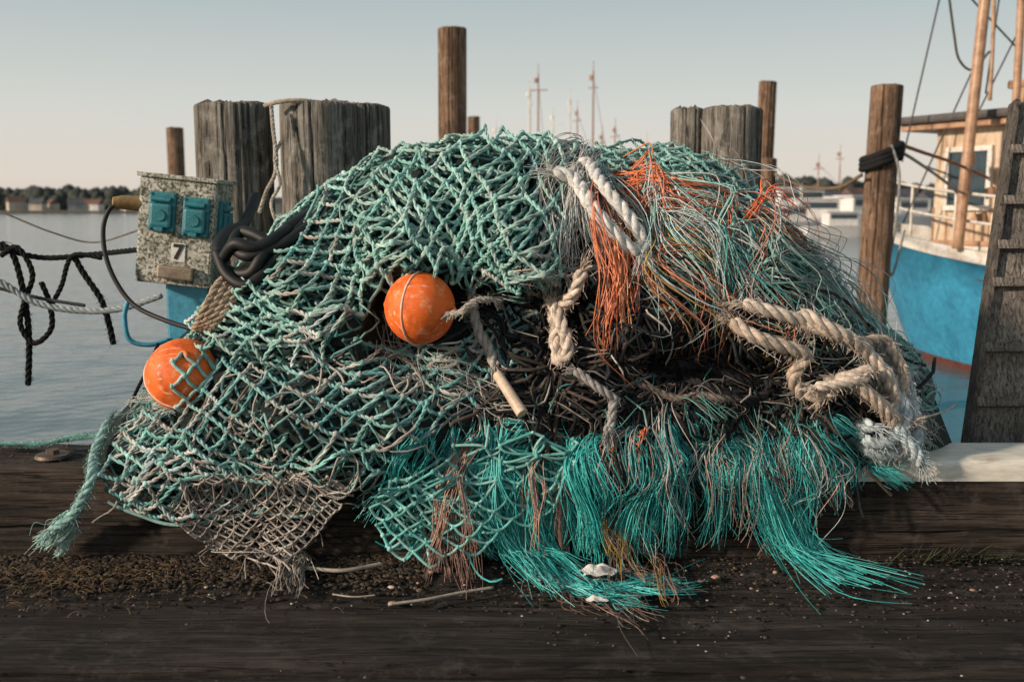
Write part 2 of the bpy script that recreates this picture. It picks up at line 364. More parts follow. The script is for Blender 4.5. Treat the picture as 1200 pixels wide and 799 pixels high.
o=a.obj('fishing_net',M_net); setmeta(o,'teal knotted net folded over the back of the heap','fishing net')
a=Acc()
TB=(TEALD.mean(0)+TEAL)*.50
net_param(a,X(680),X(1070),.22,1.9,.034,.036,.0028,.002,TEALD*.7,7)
net_param(a,X(680),X(1062),.30,1.9,.044,.048,.0042,.014,TB,9,True)
net_px(a,[(690,180),(780,182),(850,202),(895,235),(935,285),(960,330),(900,320),(840,280),(760,250),(700,230)],26,16,.35,14,.0042,.034,TB*1.12,seed=22,liftamp=.02)
squig(a,pB,90,90,.0022,np.vstack([TB,PALE]),.035)
o=a.obj('fishing_net',M_net); setmeta(o,'dark teal fine mesh net covering the shoulder of the heap','fishing net')
a=Acc()
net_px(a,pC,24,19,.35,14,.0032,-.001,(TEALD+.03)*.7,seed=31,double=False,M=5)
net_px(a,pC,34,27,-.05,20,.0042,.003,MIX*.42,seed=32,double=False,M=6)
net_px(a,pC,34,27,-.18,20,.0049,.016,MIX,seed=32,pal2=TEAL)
net_px(a,[(135,508),(190,490),(240,510),(300,540),(400,520),(470,480),(560,470),(600,470),(520,497),(450,545),(380,560),(300,585),(215,608),(150,590)],36,27,.16,20,.0049,.030,TEAL*np.array([.85,1.0,1.0]),seed=33,liftamp=.015,pal2=PALE)
squig(a,pC,50,80,.0026,np.vstack([MIX,GREY]),.03)
for pts in ([(130,585),(165,600),(215,612),(300,598),(360,601),(405,573),(450,548)],):
    P,nn,ok=hits(cr(pts,60)); P=P+nn*.02; a.tubes(P[None],np.full((1,60),.0045),7,np.array([.30,.50,.47]))
o=a.obj('fishing_net',M_net); setmeta(o,'faded blue green knotted net spilling over the quay edge','fishing net')
a=Acc()
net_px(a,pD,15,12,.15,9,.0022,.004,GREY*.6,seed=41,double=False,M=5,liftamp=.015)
net_px(a,pD,17,13,-.25,10,.0024,.016,GREY,seed=42,double=False,M=5,liftamp=.02)
net_px(a,pD,17,13,.1,12,.0024,.03,GREY*1.05,seed=44,double=False,M=5,liftamp=.03)
squig(a,pD,30,60,.0016,GREY,.02)
o=a.obj('fishing_net',M_net); setmeta(o,'brownish grey fine mesh net hanging down the dark timber','fishing net')
a=Acc()
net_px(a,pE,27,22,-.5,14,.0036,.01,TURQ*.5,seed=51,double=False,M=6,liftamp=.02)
net_px(a,pE,29,22,.3,14,.0038,.030,(TURQ+TEAL)*.46,seed=52,double=False,M=6,liftamp=.025)
net_px(a,pE,29,22,-.1,14,.0036,.048,(TURQ+TEAL)*.46,seed=53,double=False,M=6,liftamp=.025)
squig(a,pE,60,70,.0022,np.vstack([TURQ*.8,TEALD]),.03)
o=a.obj('fishing_net',M_net); setmeta(o,'turquoise torn net hanging below the heap','fishing net')
pK=[(600,395),(700,385),(800,400),(900,410),(960,440),(1000,490),(900,500),(800,495),(700,495),(620,485)]
a=Acc(); squig(a,pK,480,150,.0040,DARK*.9,.03,.45,5,16); squig(a,pK,90,110,.0022,np.vstack([GREY,PALE*.8,TEALD,DARK]),.045,.45,4,14)
net_px(a,pK,22,14,.2,12,.0038,.02,DARK,seed=61,double=False,M=5);net_px(a,pK,27,16,-.3,12,.0040,.038,DARK*1.3,seed=62,double=False,M=5,drop=.05)
o=a.obj('tangled_netting',M_rope); setmeta(o,'black tar stained tangle of twine and net scraps','fishing net')

# ---------------------------------------------------------------- ropes
def smooth(P,k=3):
    for _ in range(k):
        P=P.copy(); P[1:-1]=(P[:-2]+2*P[1:-1]+P[2:])/4
    return P
def frames(P):
    T=np.gradient(P,axis=0);T/=np.linalg.norm(T,axis=1,keepdims=True)+1e-12
    u=np.cross(T[0],[.2,.5,.8]);u/=np.linalg.norm(u);U=[u]
    for i in range(1,len(P)):
        u=U[-1]-T[i]*(U[-1]@T[i]);u/=np.linalg.norm(u)+1e-12;U.append(u)
    U=np.array(U);return T,U,np.cross(T,U)
def strands(acc,P,R,col,ns=3,pitch=None,k=8,fray=True,hair=5.):
    L=np.r_[0,np.cumsum(np.linalg.norm(np.diff(P,axis=0),axis=1))]; n=max(20,int(L[-1]/(R*.45)))
    l=np.linspace(0,L[-1],n);P=np.stack([np.interp(l,L,P[:,i]) for i in range(3)],-1);T,U,W=frames(P)
    pitch=pitch or R*6.5; ph=l/pitch*2*np.pi
    for s in range(ns):
        a_=ph+s*2*np.pi/ns; rr=R*.52*(1+.06*np.sin(l*90+s))
        Q=P+(np.cos(a_)[:,None]*U+np.sin(a_)[:,None]*W)*rr[:,None]
        rad=np.full(n,R*.53); rad[0]=rad[-1]=R*.1
        c=np.array(col)*rng.uniform(.88,1.08); acc.tubes(Q[None],rad[None],k,c[None])
    if fray:
        m=int(L[-1]/R*hair); i=rng.integers(2,n-2,m); an=rng.uniform(0,6.28,m)
        d=np.cos(an)[:,None]*U[i]+np.sin(an)[:,None]*W[i]; st=P[i]+d*R*.9; t=np.linspace(0,1,5)[None,:,None]
        Ln=R*rng.uniform(.3,1.6,(m,1,1)); dd=d[:,None]*.5+T[i][:,None]*rng.uniform(-1,1,(m,1,1))+rng.normal(0,.3,(m,1,3))
        acc.tubes(st[:,None]+dd*Ln*t+np.array([0,0,-.3])*Ln*t**2,.0006,3,np.array(col)*1.05)
def tips(a,P,R,col):
    for e,dn in ((P[0],P[0]-P[3]),(P[-1],P[-1]-P[-4])):
        dn=dn/(np.linalg.norm(dn)+1e-9);m=34;t=np.linspace(0,1,6)[None,:,None]
        dv=dn+rng.normal(0,.35,(m,3));a.tubes(e+rng.normal(0,R*.3,(m,1,3))+dv[:,None]*t*R*rng.uniform(1,2.8,(m,1,1))+np.array([0,0,-.01])*t**2,.0009,3,np.array(col)*1.05)
def rope_px(name,px,R,col,lift=None,label='',ns=3,pitch=None,hair=5.):
    q=cr(px,max(30,len(px)*14)); P,nn,ok=hits(q); P=P[ok];nn=nn[ok]
    P=P+smooth(nn,8)*(R*.8+(lift or .02)); P=smooth(P,14)
    a=Acc();strands(a,P,R,col,ns,pitch,hair=hair);tips(a,P,R,col)
    o=a.obj(name,M_rope);setmeta(o,label,'rope');return o
WHT=(.80,.79,.76);CRM=(.66,.54,.44);CRM2=(.76,.65,.55);BLW=(.60,.69,.72)
rope_px('rope',[(640,232),(660,236),(680,252),(700,272),(722,300),(735,312)],.018,WHT,.06,'thick white three strand rope loop on top of the net')
rope_px('rope',[(672,222),(690,222),(705,245),(725,270),(742,296),(738,312)],.017,WHT,.06,'thick white three strand rope loop on top of the net')
rope_px('rope',[(668,325),(676,355),(692,385),(690,418),(672,438),(655,425),(643,400),(636,372),(630,342)],.016,CRM2,.075,'frayed cream rope loop hanging from the net',hair=10)
rope_px('rope',[(548,350),(552,372),(562,395),(575,420),(588,440)],.013,(.54,.51,.47),.04,'grey rope with a pale toggle at its end')
lc='coarse frayed tan rope running down across the heap'
for pts,R_,c_,l_ in (([(890,376),(925,381),(960,398),(992,420),(1015,445),(1024,475)],.016,CRM2,.075),([(885,394),(912,408),(940,428),(968,450),(995,472),(1032,500)],.017,CRM,.085),
   ([(930,388),(965,402),(1005,412),(1030,435),(1034,460)],.013,CRM,.07),([(950,418),(978,430),(1000,446),(992,468),(968,470)],.013,CRM2,.10),([(955,442),(985,466),(1012,488),(1044,484)],.013,CRM,.095)):
    rope_px('rope',pts,R_,c_,l_,lc,hair=10)
rope_px('rope',[(690,445),(700,470),(715,500),(722,525)],.011,(.40,.38,.37),.07,'grey worn rope hanging from the tangle')
rope_px('rope',[(740,462),(775,478),(800,484),(830,478),(850,470)],.009,(.20,.17,.15),.04,'dark tarred rope through the tangle',hair=14)
rope_px('rope',[(760,410),(810,440),(870,455),(930,452)],.011,(.03,.03,.033),.05,'black rope through the tangle',hair=14)
rope_px('rope',[(790,400),(840,412),(880,440),(900,470),(860,478),(800,462)],.011,(.03,.03,.033),.05,'black rope through the tangle',hair=14)
rope_px('rope',[(140,500),(122,535),(108,570),(90,600),(66,618)],.013,(.33,.54,.51),.02,'frayed teal rope tail over the timber edge',hair=16)
def rope_w(name,pts,R,col,label,ns=3,n=80,fray=False,group=None,parent=None,tip=False,hair=5.):
    P=cr(pts,n);a=Acc();strands(a,P,R,col,ns,None,7,fray,hair)
    if tip: tips(a,P,R,col)
    o=a.obj(name,M_rope,parent=parent)
    if parent is None:setmeta(o,label,'rope',group)
    return o
A=at
lk_='chunky pale blue grey rope knotted at the ledge'
rope_w('rope',[A(1030,405,2.48),A(1048,420,2.46),A(1060,445,2.44),A(1068,475,2.43),A(1074,505,2.43),A(1068,525,2.42),A(1045,532,2.40),A(1020,528,2.40),A(1004,513,2.42),A(1006,498,2.42),A(1025,500,2.38)],.018,BLW,lk_,fray=True,tip=True,hair=24)
rope_w('rope',[A(1062,440,2.48),A(1048,460,2.43),A(1050,490,2.40),A(1058,512,2.38),A(1072,528,2.37),A(1080,545,2.38)],.015,BLW,lk_,fray=True,tip=True,hair=24)
rope_w('rope',[A(1040,430,2.47),A(1056,462,2.42),A(1062,492,2.40),A(1046,515,2.38),A(1024,520,2.37),A(1012,512,2.38)],.014,BLW,lk_,fray=True,tip=True,hair=24)
rope_w('rope',[A(528,367,2.325),A(540,366,2.315),A(549,358,2.32),A(560,352,2.33),A(578,351,2.35)],.008,(.54,.48,.42),'thin frayed cord tied to the float',fray=True,tip=True,hair=12)
p1=hit(583,432)[0]+np.array([0,-.075,0]); p2=hit(612,478)[0]+np.array([0,-.07,0])
V,Fc=cylv(p1,p2,.0125,20,.0145); o=mk('wooden_toggle',V,Fc,mat_plain('bone_wood',(.70,.54,.40),.5,scale=20,var=.2)); setmeta(o,'pale wooden toggle tied to the end of a rope','toggle')
md=o.modifiers.new('bevel','BEVEL');md.width=.003;md.segments=3

# ---------------------------------------------------------------- fibre bundles
def bundle(name,guides,n,js,je,pal,rad,label,lift=.03,locks=14,wig=6,M=16,tmin=.5,k=3,mat=None,spread=.07,own_=.45):
    Gd=np.array([cr(gp,M) for gp in guides]); ng=len(guides); P=[];
    lk=(np.arange(locks)+rng.uniform(0,1,locks))/locks*(ng-1 if ng>1 else 0); lj=rng.normal(0,je,(locks,2)); ls=rng.normal(0,js*.8,(locks,2)); ll=rng.uniform(tmin,1.05,locks); lw=rng.uniform(0,6.28,(locks,2)); lf_=rng.uniform(.4,1.3,(locks,2)); lh=rng.uniform(.15,1,locks)
    wt=rng.uniform(.3,1,locks)**1.2; wt/=wt.sum()
    tt=np.linspace(0,1,M); cols=[];palc=pick(pal,locks,.1)
    for _ in range(n):
        q=rng.choice(locks,p=wt); stray=rng.random()<.18; am=math.exp(rng.normal(0,.5))*(2.2 if stray else .8)
        w=np.clip(lk[q]+rng.normal(0,spread*(3 if stray else 1)),0,max(ng-1.001,0)); i=int(w); f=w-i
        base=Gd[i]*(1-f)+Gd[min(i+1,ng-1)]*f
        L=min(ll[q]*rng.uniform(.65,1.1),1.0); s0=rng.uniform(0,.12)
        s=(s0+tt*(L-s0))*(M-1); i0=np.minimum(s.astype(int),M-2); ff=(s-i0)[:,None]; b_=base[i0]*(1-ff)+base[i0+1]*ff
        ph=rng.uniform(0,6.28,2); fr=rng.uniform(.4,2.0,2)*6.28
        lockw=np.stack([np.sin(lw[q,0]+tt*6.28*lf_[q,0])-math.sin(lw[q,0]),np.sin(lw[q,1]+tt*6.28*lf_[q,1])-math.sin(lw[q,1])],-1)*np.array([wig,wig*.5])
        own=np.stack([np.sin(ph[0]+tt*fr[0])-math.sin(ph[0]),np.sin(ph[1]+tt*fr[1])-math.sin(ph[1])],-1)*wig*own_*am*(.3+tt[:,None])
        b_=b_+ls[q]*(1-tt[:,None]*.5)+rng.normal(0,js*.35,2)+lj[q]*tt[:,None]+rng.normal(0,je*(.6 if stray else .25),2)*tt[:,None]+lockw+own
        h,nn,ok=hits(b_)
        if not ok.all():
            kk=np.argmin(ok)
            if kk<6: continue
            for z in range(kk,M): h[z]=h[z-1]+np.array([0,0,-.01]); nn[z]=nn[z-1]
        h=smooth(h+nn*(.005+lift*lh[q]*rng.uniform(.3,1.3)*np.sin(.4+tt*2.2))[:,None],4)
        h[:,2]=np.maximum(h[:,2],.004)
        P.append(h); cols.append(palc[q]*rng.uniform(.75,1.2) if rng.random()<.6 else pick(pal,1)[0])
    P=np.array(P); rr=rad*rng.uniform(.6,1.3,(len(P),1))*(1-.5*tt[None]**3)
    a=Acc(); a.tubes(P,rr,k,np.clip(np.array(cols),0,.9)); o=a.obj(name,mat or M_fib); setmeta(o,label,'frayed rope','frayed rope bundles on the net heap'); return o
lb='turquoise frayed plastic strands hanging over the timber edge'
FS='frayed_strands'
def T(guides,n,js,je,lift,locks,wig=6,label=lb,**k): bundle(FS,guides,n,js,je,TURQ,.0013,label,lift,locks,wig,own_=.4,spread=.06,**k)
T([[(470,520),(450,560),(430,600)],[(520,500),(500,560),(470,620)],[(560,495),(530,570),(515,660)]],140,8,12,.045,12)
T([[(545,500),(560,580),(575,640),(615,685)],[(600,495),(590,580),(605,640),(650,690)],[(650,500),(640,590),(650,650),(710,708)]],650,8,13,.06,22)
T([[(640,500),(640,580),(655,650)],[(700,500),(705,580),(700,670)],[(750,490),(745,580),(755,690)],[(790,485),(790,570),(775,670)]],820,9,14,.07,30)
T([[(780,485),(800,550),(795,630)],[(830,485),(840,550),(838,625)],[(860,490),(870,560),(885,625)]],400,10,13,.055,18)
T([[(840,490),(880,570),(915,640),(960,685)],[(880,488),(905,570),(945,650),(1000,690)],[(905,488),(925,570),(935,640),(965,685)]],380,8,12,.05,18)
T([[(870,488),(890,570),(930,650),(1085,698)],[(880,488),(905,580),(960,670),(1060,694)]],70,6,8,.04,6,5,tmin=.8)
T([[(900,488),(925,550),(935,620)],[(945,488),(960,560),(940,640)],[(970,500),(990,540),(1000,572)],[(985,495),(1010,530),(1038,560)]],400,9,13,.05,20)
T([[(620,675),(670,695),(730,712)],[(680,690),(730,705),(800,700)],[(700,690),(780,690),(850,692)]],170,7,10,.015,10,6,'turquoise frayed strands lying on the deck planks')
ls_='dull salmon frayed strands hanging over the timber edge'
bundle(FS,[[(530,505),(515,590),(505,675)],[(550,505),(535,590),(540,688)],[(562,515),(560,600),(575,692)]],190,5,8,SALM,.0011,ls_,.10,7,5,tmin=.75,spread=.04)
bundle(FS,[[(600,525),(605,590),(612,665)],[(640,520),(635,590),(640,675)],[(660,520),(670,600),(680,655)]],130,6,10,SALM,.0011,ls_,.10,7,5,tmin=.7,spread=.04)
bundle(FS,[[(700,610),(705,640),(695,680)],[(722,595),(722,640),(730,700)],[(745,650),(765,690),(790,715)]],80,6,9,np.vstack([SALM*.8,YELL]),.0012,'brown and ochre frayed strands among the turquoise ones',.10,6,6,spread=.04)
bundle(FS,[[(690,500),(700,560),(695,650)],[(760,495),(770,560),(775,640)],[(840,495),(850,560),(848,620)],[(950,490),(960,550),(940,620)]],330,20,16,np.vstack([PALE,TEALD,SALM]),.0011,'grey frayed strands among the turquoise ones',.09,24,7)
bundle(FS,[[(600,640),(660,690),(700,700)],[(680,680),(740,700),(800,725)],[(720,690),(760,712),(740,740)]],130,14,14,np.vstack([SALM*.6,GREY*.7]),.0009,'brown and grey fibres lying on the deck planks',.01,12,10)
bundle(FS,[[(620,490),(630,515),(625,545)],[(720,488),(730,512),(725,540)],[(820,485),(830,515),(840,540)],[(920,485),(935,515),(945,540)]],130,24,18,np.vstack([DARK*2,GREY*.7,TEALD]),.0011,'dark frayed fibres at the foot of the heap',.09,20,10)
lo='bright orange frayed strands across the net'
bundle(FS,[[(700,225),(706,300),(712,380),(722,440)],[(708,225),(724,290),(735,360),(740,430)],[(716,225),(745,300),(765,370),(790,430)]],120,6,8,ORNG,.0018,lo,.11,9,7,tmin=.8,k=4,spread=.05)
bundle(FS,[[(700,210),(745,228),(790,290),(828,350)],[(720,208),(775,228),(830,280),(865,340)],[(800,260),(860,300),(900,370),(895,440)]],95,12,16,ORNG,.0018,lo,.12,16,10,k=4,spread=.05)
bundle(FS,[[(840,265),(890,278),(930,310),(965,350)],[(870,265),(920,282),(960,320),(985,352)],[(880,270),(930,288),(965,298)]],55,9,12,ORNG,.0018,lo,.10,8,8,k=4)
bundle(FS,[[(715,500),(735,520),(750,552)],[(730,490),(735,525),(722,545)],[(735,495),(760,500),(745,530)]],14,5,9,ORNG,.0019,'orange cord scraps hanging from the tangle',.11,6,9,k=4)
lg='pale grey frayed fibres spread over the heap'
PB=np.vstack([PALE,BLW,BLW,TEAL])
bundle(FS,[[(690,185),(665,210),(650,260),(655,300)],[(700,190),(680,230),(672,280),(690,330)],[(715,195),(710,240),(730,300),(760,350)]],300,9,14,PALE,.0011,lg,.07,20,9,spread=.05)
bundle(FS,[[(720,200),(760,250),(790,330),(800,400)],[(760,210),(810,280),(840,350),(850,420)],[(800,230),(860,310),(890,380),(900,430)]],230,16,20,PB,.0014,'pale blue and grey frayed fibres fanning over the heap',.10,26,10,spread=.03)
bundle(FS,[[(830,250),(890,310),(950,370),(1010,420)],[(880,250),(940,305),(1000,365),(1050,430)],[(900,280),(960,335),(1020,395),(1085,500)]],220,14,18,np.vstack([PB,GREY,TEALD]),.0013,'pale blue and grey frayed fibres fanning over the heap',.09,26,10,spread=.03)
bundle(FS,[[(740,230),(800,290),(850,350),(930,400)],[(760,290),(800,340),(830,380),(870,420)]],90,18,20,np.vstack([ORNG,ORNG,PALE,YELL]),.0016,'mixed orange and pale frayed fibres over the heap',.10,18,11,spread=.04)
bundle(FS,[[(730,240),(800,290),(860,330)],[(780,230),(840,290),(900,350)],[(800,300),(870,350),(930,380)]],170,18,18,np.vstack([TURQ*.8,TEAL*.9]),.0016,'teal frayed fibres over the heap',.08,18,11,spread=.04)
bundle(FS,[[(820,300),(780,350),(730,390)],[(900,330),(860,380),(800,410)],[(960,380),(920,400),(860,430)],[(700,330),(740,360),(800,380)]],110,25,25,np.vstack([PALE*.8,ORNG*.8,BLW]),.0012,'crossing frayed fibres over the heap',.08,24,15)
bundle(FS,[[(800,190),(860,215),(910,262)],[(860,215),(905,262),(945,315)],[(930,290),(990,345),(1035,395)],[(1000,350),(1045,405),(1080,470)]],140,10,16,np.vstack([TEALD,PALE,BLW]),.0011,'loose frayed fibres standing off the shoulder of the heap',.12,34,14,spread=.1)
bundle(FS,[[(560,325),(600,335),(640,340)],[(640,320),(690,330),(720,370)],[(620,330),(630,370),(600,380)]],140,9,12,np.vstack([PALE*.8,CRM,MIX]),.0011,lg,.05,14,8)
bundle(FS,[[(1000,430),(1030,460),(1050,500)],[(1030,420),(1060,455),(1085,495)],[(1030,400),(1060,430),(1085,470)]],260,8,12,np.vstack([PALE,BLW,GREY]),.0011,lg,.03,14,8)
bundle(FS,[[(1000,490),(1020,515),(1030,545)],[(1050,490),(1070,505),(1080,530)],[(1060,470),(1080,500),(1095,525)]],190,8,9,np.vstack([GREY,TEALD,PALE*.7]),.0011,lg,.03,12,7)
bundle(FS,[[(900,385),(950,410),(1010,450)],[(930,430),(970,455),(1020,495)],[(960,400),(1000,430),(1040,470)]],60,14,14,np.vstack([CRM,CRM2,GREY,DARK]),.0011,'tan frayed fibres tangled around the ropes',.09,16,9)
bundle(FS,[[(80,598),(62,618),(46,628)],[(86,602),(75,625),(60,640)],[(92,604),(88,630),(80,646)]],220,5,7,TEAL,.0013,'teal frayed rope end over the timber edge',.02,8,4)
bundle(FS,[[(440,400),(470,430),(480,480)],[(500,420),(540,450),(560,500)],[(560,480),(640,480),(700,500)],[(620,470),(680,480),(740,480)]],150,22,20,np.vstack([GREY,PALE*.7,CRM]),.0011,lg,.04,26,9)
bundle(FS,[[(345,640),(340,670),(335,698)],[(355,640),(350,670),(348,700)]],80,4,7,GREY,.0013,'grey frayed net end touching the deck',.02,5)
bundle(FS,[[(190,470),(160,460),(135,470)],[(200,480),(170,480),(150,500)],[(190,500),(165,520),(140,530)]],90,8,12,np.vstack([PALE,TEAL]),.0011,lg,.02,10)

# ---------------------------------------------------------------- floats
M_float,t,b=nt('scuffed_orange_plastic'); v=coords(t); f=noise(t,v,32,9,.75); f2=noise(t,v,11,7,.7)
r=ramp(t,[(.3,(.82,.12,.014)),(.56,(.90,.18,.03)),(.68,(.90,.42,.24))]); t.links.new(f,r.inputs['Fac'])
r2=ramp(t,[(.36,(.42,.32,.30)),(.48,(1,1,1))]);t.links.new(f2,r2.inputs['Fac']); c=mixc(t,.65,r.outputs['Color'],mixc(t,1.,r.outputs['Color'],r2.outputs['Color'],'MULTIPLY'))
w=noise(t,coords(t,(2,30,14)),4,3)
r3=ramp(t,[(.62,(0,0,0)),(.68,(.6,.6,.6))]);t.links.new(w,r3.inputs['Fac']);c=mixc(t,r3.outputs['Color'],c,(.90,.62,.48));t.links.new(c,b.inputs['Base Color']);b.inputs['Roughness'].default_value=.55;b.inputs['Specular IOR Level'].default_value=.35;bump(t,b,f,.45,.004)
M_band=mat_plain('chafed_pale_orange',(.90,.66,.52),.6,scale=30,c2=(.85,.36,.16))
def floatball(cpx,Y,R,rot,label,sq=1.):
    c=at(cpx[0],cpx[1],Y); e=empty('fishing_float',c)
    k,m=56,40; V=[];th=np.arange(k)/k*2*np.pi;nq=SN(77,18,10,3)
    for i in range(m+1):
        ph=np.pi*i/m; rr=R*math.sin(ph); z=R*math.cos(ph)*sq
        if i in(0,m): rr=.010;
        bulge=1+.010*math.exp(-((ph-np.pi/2)/.06)**2)
        V.append(np.stack([np.cos(th)*rr*bulge,np.sin(th)*rr*bulge,np.full(k,z)],-1))
    V=np.vstack(V);V*=1+.006*nq(V)[:,None]; Mx=np.array(rot); V=V@Mx.T+c
    Fc=[[i*k+j,(i+1)*k+j,(i+1)*k+(j+1)%k,i*k+(j+1)%k] for i in range(m) for j in range(k)]
    mk('ball',V,Fc,M_float,parent=e)
    for s in(1,-1):
        th=np.linspace(0,2*np.pi,25); ring=np.stack([np.cos(th)*.009,0*th,np.sin(th)*.009+s*(R*sq+.003)],-1)@Mx.T+c
        a=Acc();a.tubes(ring[None],.0045,8,np.array([.6,.1,.02]));a.obj('eyelet',M_float,parent=e)
    ph=np.linspace(0,2*np.pi,64); q_=R*1.009;strip=np.stack([np.cos(ph)*q_,np.sin(ph)*q_,0*ph],-1)@Mx.T+c
    a=Acc();a.tubes(strip[None],np.full((1,64),.0026),8,np.array([.8,.5,.3]));a.obj('moulded_seam',M_band,parent=e)
    setmeta(e,label,'fishing float','orange trawl floats tangled in the net')
R1=Matrix.Rotation(-.42,3,'Z')@Matrix.Rotation(1.62,3,'Y'); R2=Matrix.Rotation(-.5,3,'Z')@Matrix.Rotation(.75,3,'Y')@Matrix.Rotation(.5,3,'X')
floatball((492,361),2.39,.088,R1,'scuffed orange plastic float held under a fold of net',.96)
floatball((216,440),2.50,.095,R2,'scuffed orange plastic float half covered by net mesh')
a=Acc(); cc=at(216,440,2.50); E=[];K=[]
def sph(u,v,R=.1005): return cc+np.array([np.sin(u)*np.cos(v),-np.cos(u)*np.cos(v),np.sin(v)])*R
for i in range(6):
    for j in range(-5,3):
        if (i+j)%2: continue
        u0=.02+i*.30; v0=j*.31-.10-.12*i*.5
        K.append(sph(u0,v0))
        for di in(1,-1):
            if u0+di*.30<-.1: continue
            E.append(np.array([sph(u0+di*.30*s+.03*math.sin(5*s+i),v0+(.31-.06*di)*s) for s in np.linspace(0,1,7)]))
a.tubes(np.array(E),.0046,6,pick(TEAL,len(E))); a.blobs(np.array(K),np.full(len(K),.0068),pick(TEAL,len(K)));o=a.obj('net_mesh_over_float',M_net); setmeta(o,'teal net meshes stretched over the orange float','fishing net')

# ---------------------------------------------------------------- dock
def plank(x0,x1,y0,y1,z0,z1,seed,nxp=240,nyp=8,amp=1.):
    nzz=SN(seed,2.5,10,3);nz2=SN(seed+1,14,14,3); e=.012
    prof=[(y0,z0),(y0,(z0+z1)/2),(y0,z1-e),(y0+e*.4,z1-e*.3),(y0+e,z1)]+[(y0+e+(y1-y0-2*e)*k/nyp,z1) for k in range(1,nyp)]+[(y1-e,z1),(y1-e*.4,z1-e*.3),(y1,z1-e),(y1,z0)]
    Xs=np.linspace(x0,x1,nxp);pr=np.array(prof);P=np.zeros((nxp,len(prof),3));P[:,:,0]=Xs[:,None];P[:,:,1]=pr[None,:,0];P[:,:,2]=pr[None,:,1]
    q=P*np.array([1,3,3]);d=amp*(.0035*nzz(q)+.002*nz2(q*np.array([.6,1,1]))); P[:,:,2]+=d*(P[:,:,2]>z0+.01); P[:,:,1]+=.5*d*(np.abs(P[:,:,1]-y0)<.02)
    w=np.clip(nz2(np.stack([Xs*.5,0*Xs,0*Xs],-1))-.7,0,1)*.012; P[:,2:5,2]-=w[:,None]
    k=len(prof);idx=np.arange(nxp*k).reshape(nxp,k);Q=np.stack([idx[:-1,:-1],idx[1:,:-1],idx[1:,1:],idx[:-1,1:]],-1).reshape(-1,4).tolist()
    Q+=[list(range(k)),list(range((nxp-1)*k,nxp*k))[::-1]]
    return P.reshape(-1,3),Q
parts=[];i=0
for y0,y1 in [(-1.6,-1.3),(-1.295,-1.0),(-.995,-.7),(-.695,-.4),(-.395,-.1),(-.095,.2),(.205,.5),(.505,.8),(.805,1.1),(1.105,1.42),(1.426,1.78),(1.79,2.095),(2.113,2.427),(2.76,3.0),(3.008,3.24)]:
    parts.append(plank(-6,6,y0,y1,-.12,-.004+(.010 if i%2 else 0)-(.06 if y0>2.7 else 0),100+i)); i+=1
V,Fc,_=join(parts);o=mk('dock_deck',V,Fc,M_deck);setmeta(o,kind='structure')
V,Fc=boxv((0,.8,-.35),(12,4.7,.4));o=mk('dock_foundation',V,Fc,M_beam,smooth=False);setmeta(o,kind='structure')
V,Fc=plank(-6,6,2.43,2.75,-.05,.215,55,400,10,1.8);o=mk('edge_timber',V,Fc,M_beam);setmeta(o,'massive dark weathered timber along the quay edge','timber beam')
V,Fc=plank(-6,6,2.418,2.43,-.01,.075,56,400,4);o=mk('edge_board',V,Fc,M_beam);setmeta(o,'thin dark board nailed low on the edge timber','wooden board')
xr0=at(848,545,2.44)[0]
V,Fc=plank(xr0,6,2.424,2.62,.195,.248,57,500,6,.6);o=mk('white_painted_board',V,Fc,M_cream);setmeta(o,'peeling cream painted board on the edge timber','wooden board')
c=at(62,535,2.58);c[2]=.219
V,Fc,_=join([cylv(c,c+[0,0,.008],.045,32,.042),cylv(c+[0,0,.008],c+[0,0,.02],.018,6)]);o=mk('bolt_plate',V,Fc,mat_plain('rusty_iron',(.2,.15,.12),.6,.6),smooth=False);setmeta(o,'round rusty bolt plate on the edge timber','bolt')
def scatter(n,fn,pal,size,name,label=None,kind='stuff',flat=.45):
    P=fn(n);a=Acc();a.blobs(P,size*rng.uniform(.3,1.3,n)**1.5,pick(pal,n,.2));V=np.vstack(a.V);V[:,2]=P[:,2].repeat(30)+(V[:,2]-P[:,2].repeat(30))*flat
    a.V=[V];o=a.obj(name,M_rope,);setmeta(o,kind=kind,label=label);return o
SOIL=np.array([(.05,.038,.03),(.075,.056,.042),(.03,.024,.02),(.11,.085,.066)])
def f1(n):
    x=rng.uniform(-1.35,-.2,n);y=2.42-np.abs(rng.normal(0,.10,n));return np.stack([x,y,.004+0*x],-1)
def f2(n):
    x=rng.uniform(-1.6,1.6,n);y=2.42-np.abs(rng.normal(0,.24,n));return np.stack([x,y,.004+0*x],-1)
scatter(5200,f1,SOIL,.0058,'soil_crumbs','dark soil and moss crumbs along the timber')
scatter(3800,f2,SOIL,.0038,'soil_crumbs','dark soil crumbs scattered over the deck')
scatter(750,f2,np.vstack([PALE*.8,np.array(CRM)*.8,SOIL*3]),.0024,'shell_fragments','small pale shell and plastic fragments on the deck')
def f5(n):
    x=rng.normal(.1,.35,n);y=2.34-np.abs(rng.normal(0,.10,n));return np.stack([x,y,.006+0*x],-1)
scatter(60,f5,np.vstack([PALE,CRM,SALM,SOIL*2]),.006,'litter_fragments','pale plastic and bark bits on the deck')
def f3(n):
    x=rng.uniform(-1.5,1.0,n);y=rng.uniform(2.44,2.74,n);return np.stack([x,y,.217+0*x],-1)
scatter(700,f3,SOIL*1.5,.003,'soil_crumbs','dark crumbs on top of the edge timber')
a=Acc();n=420;x=rng.normal(-1.0,.12,n);x[240:]=rng.uniform(-1.4,-.3,n-240);y=2.40-np.abs(rng.normal(0,.12,n));y[:240]-=.08;an=rng.uniform(0,6.28,n);t5=np.linspace(0,1,5)
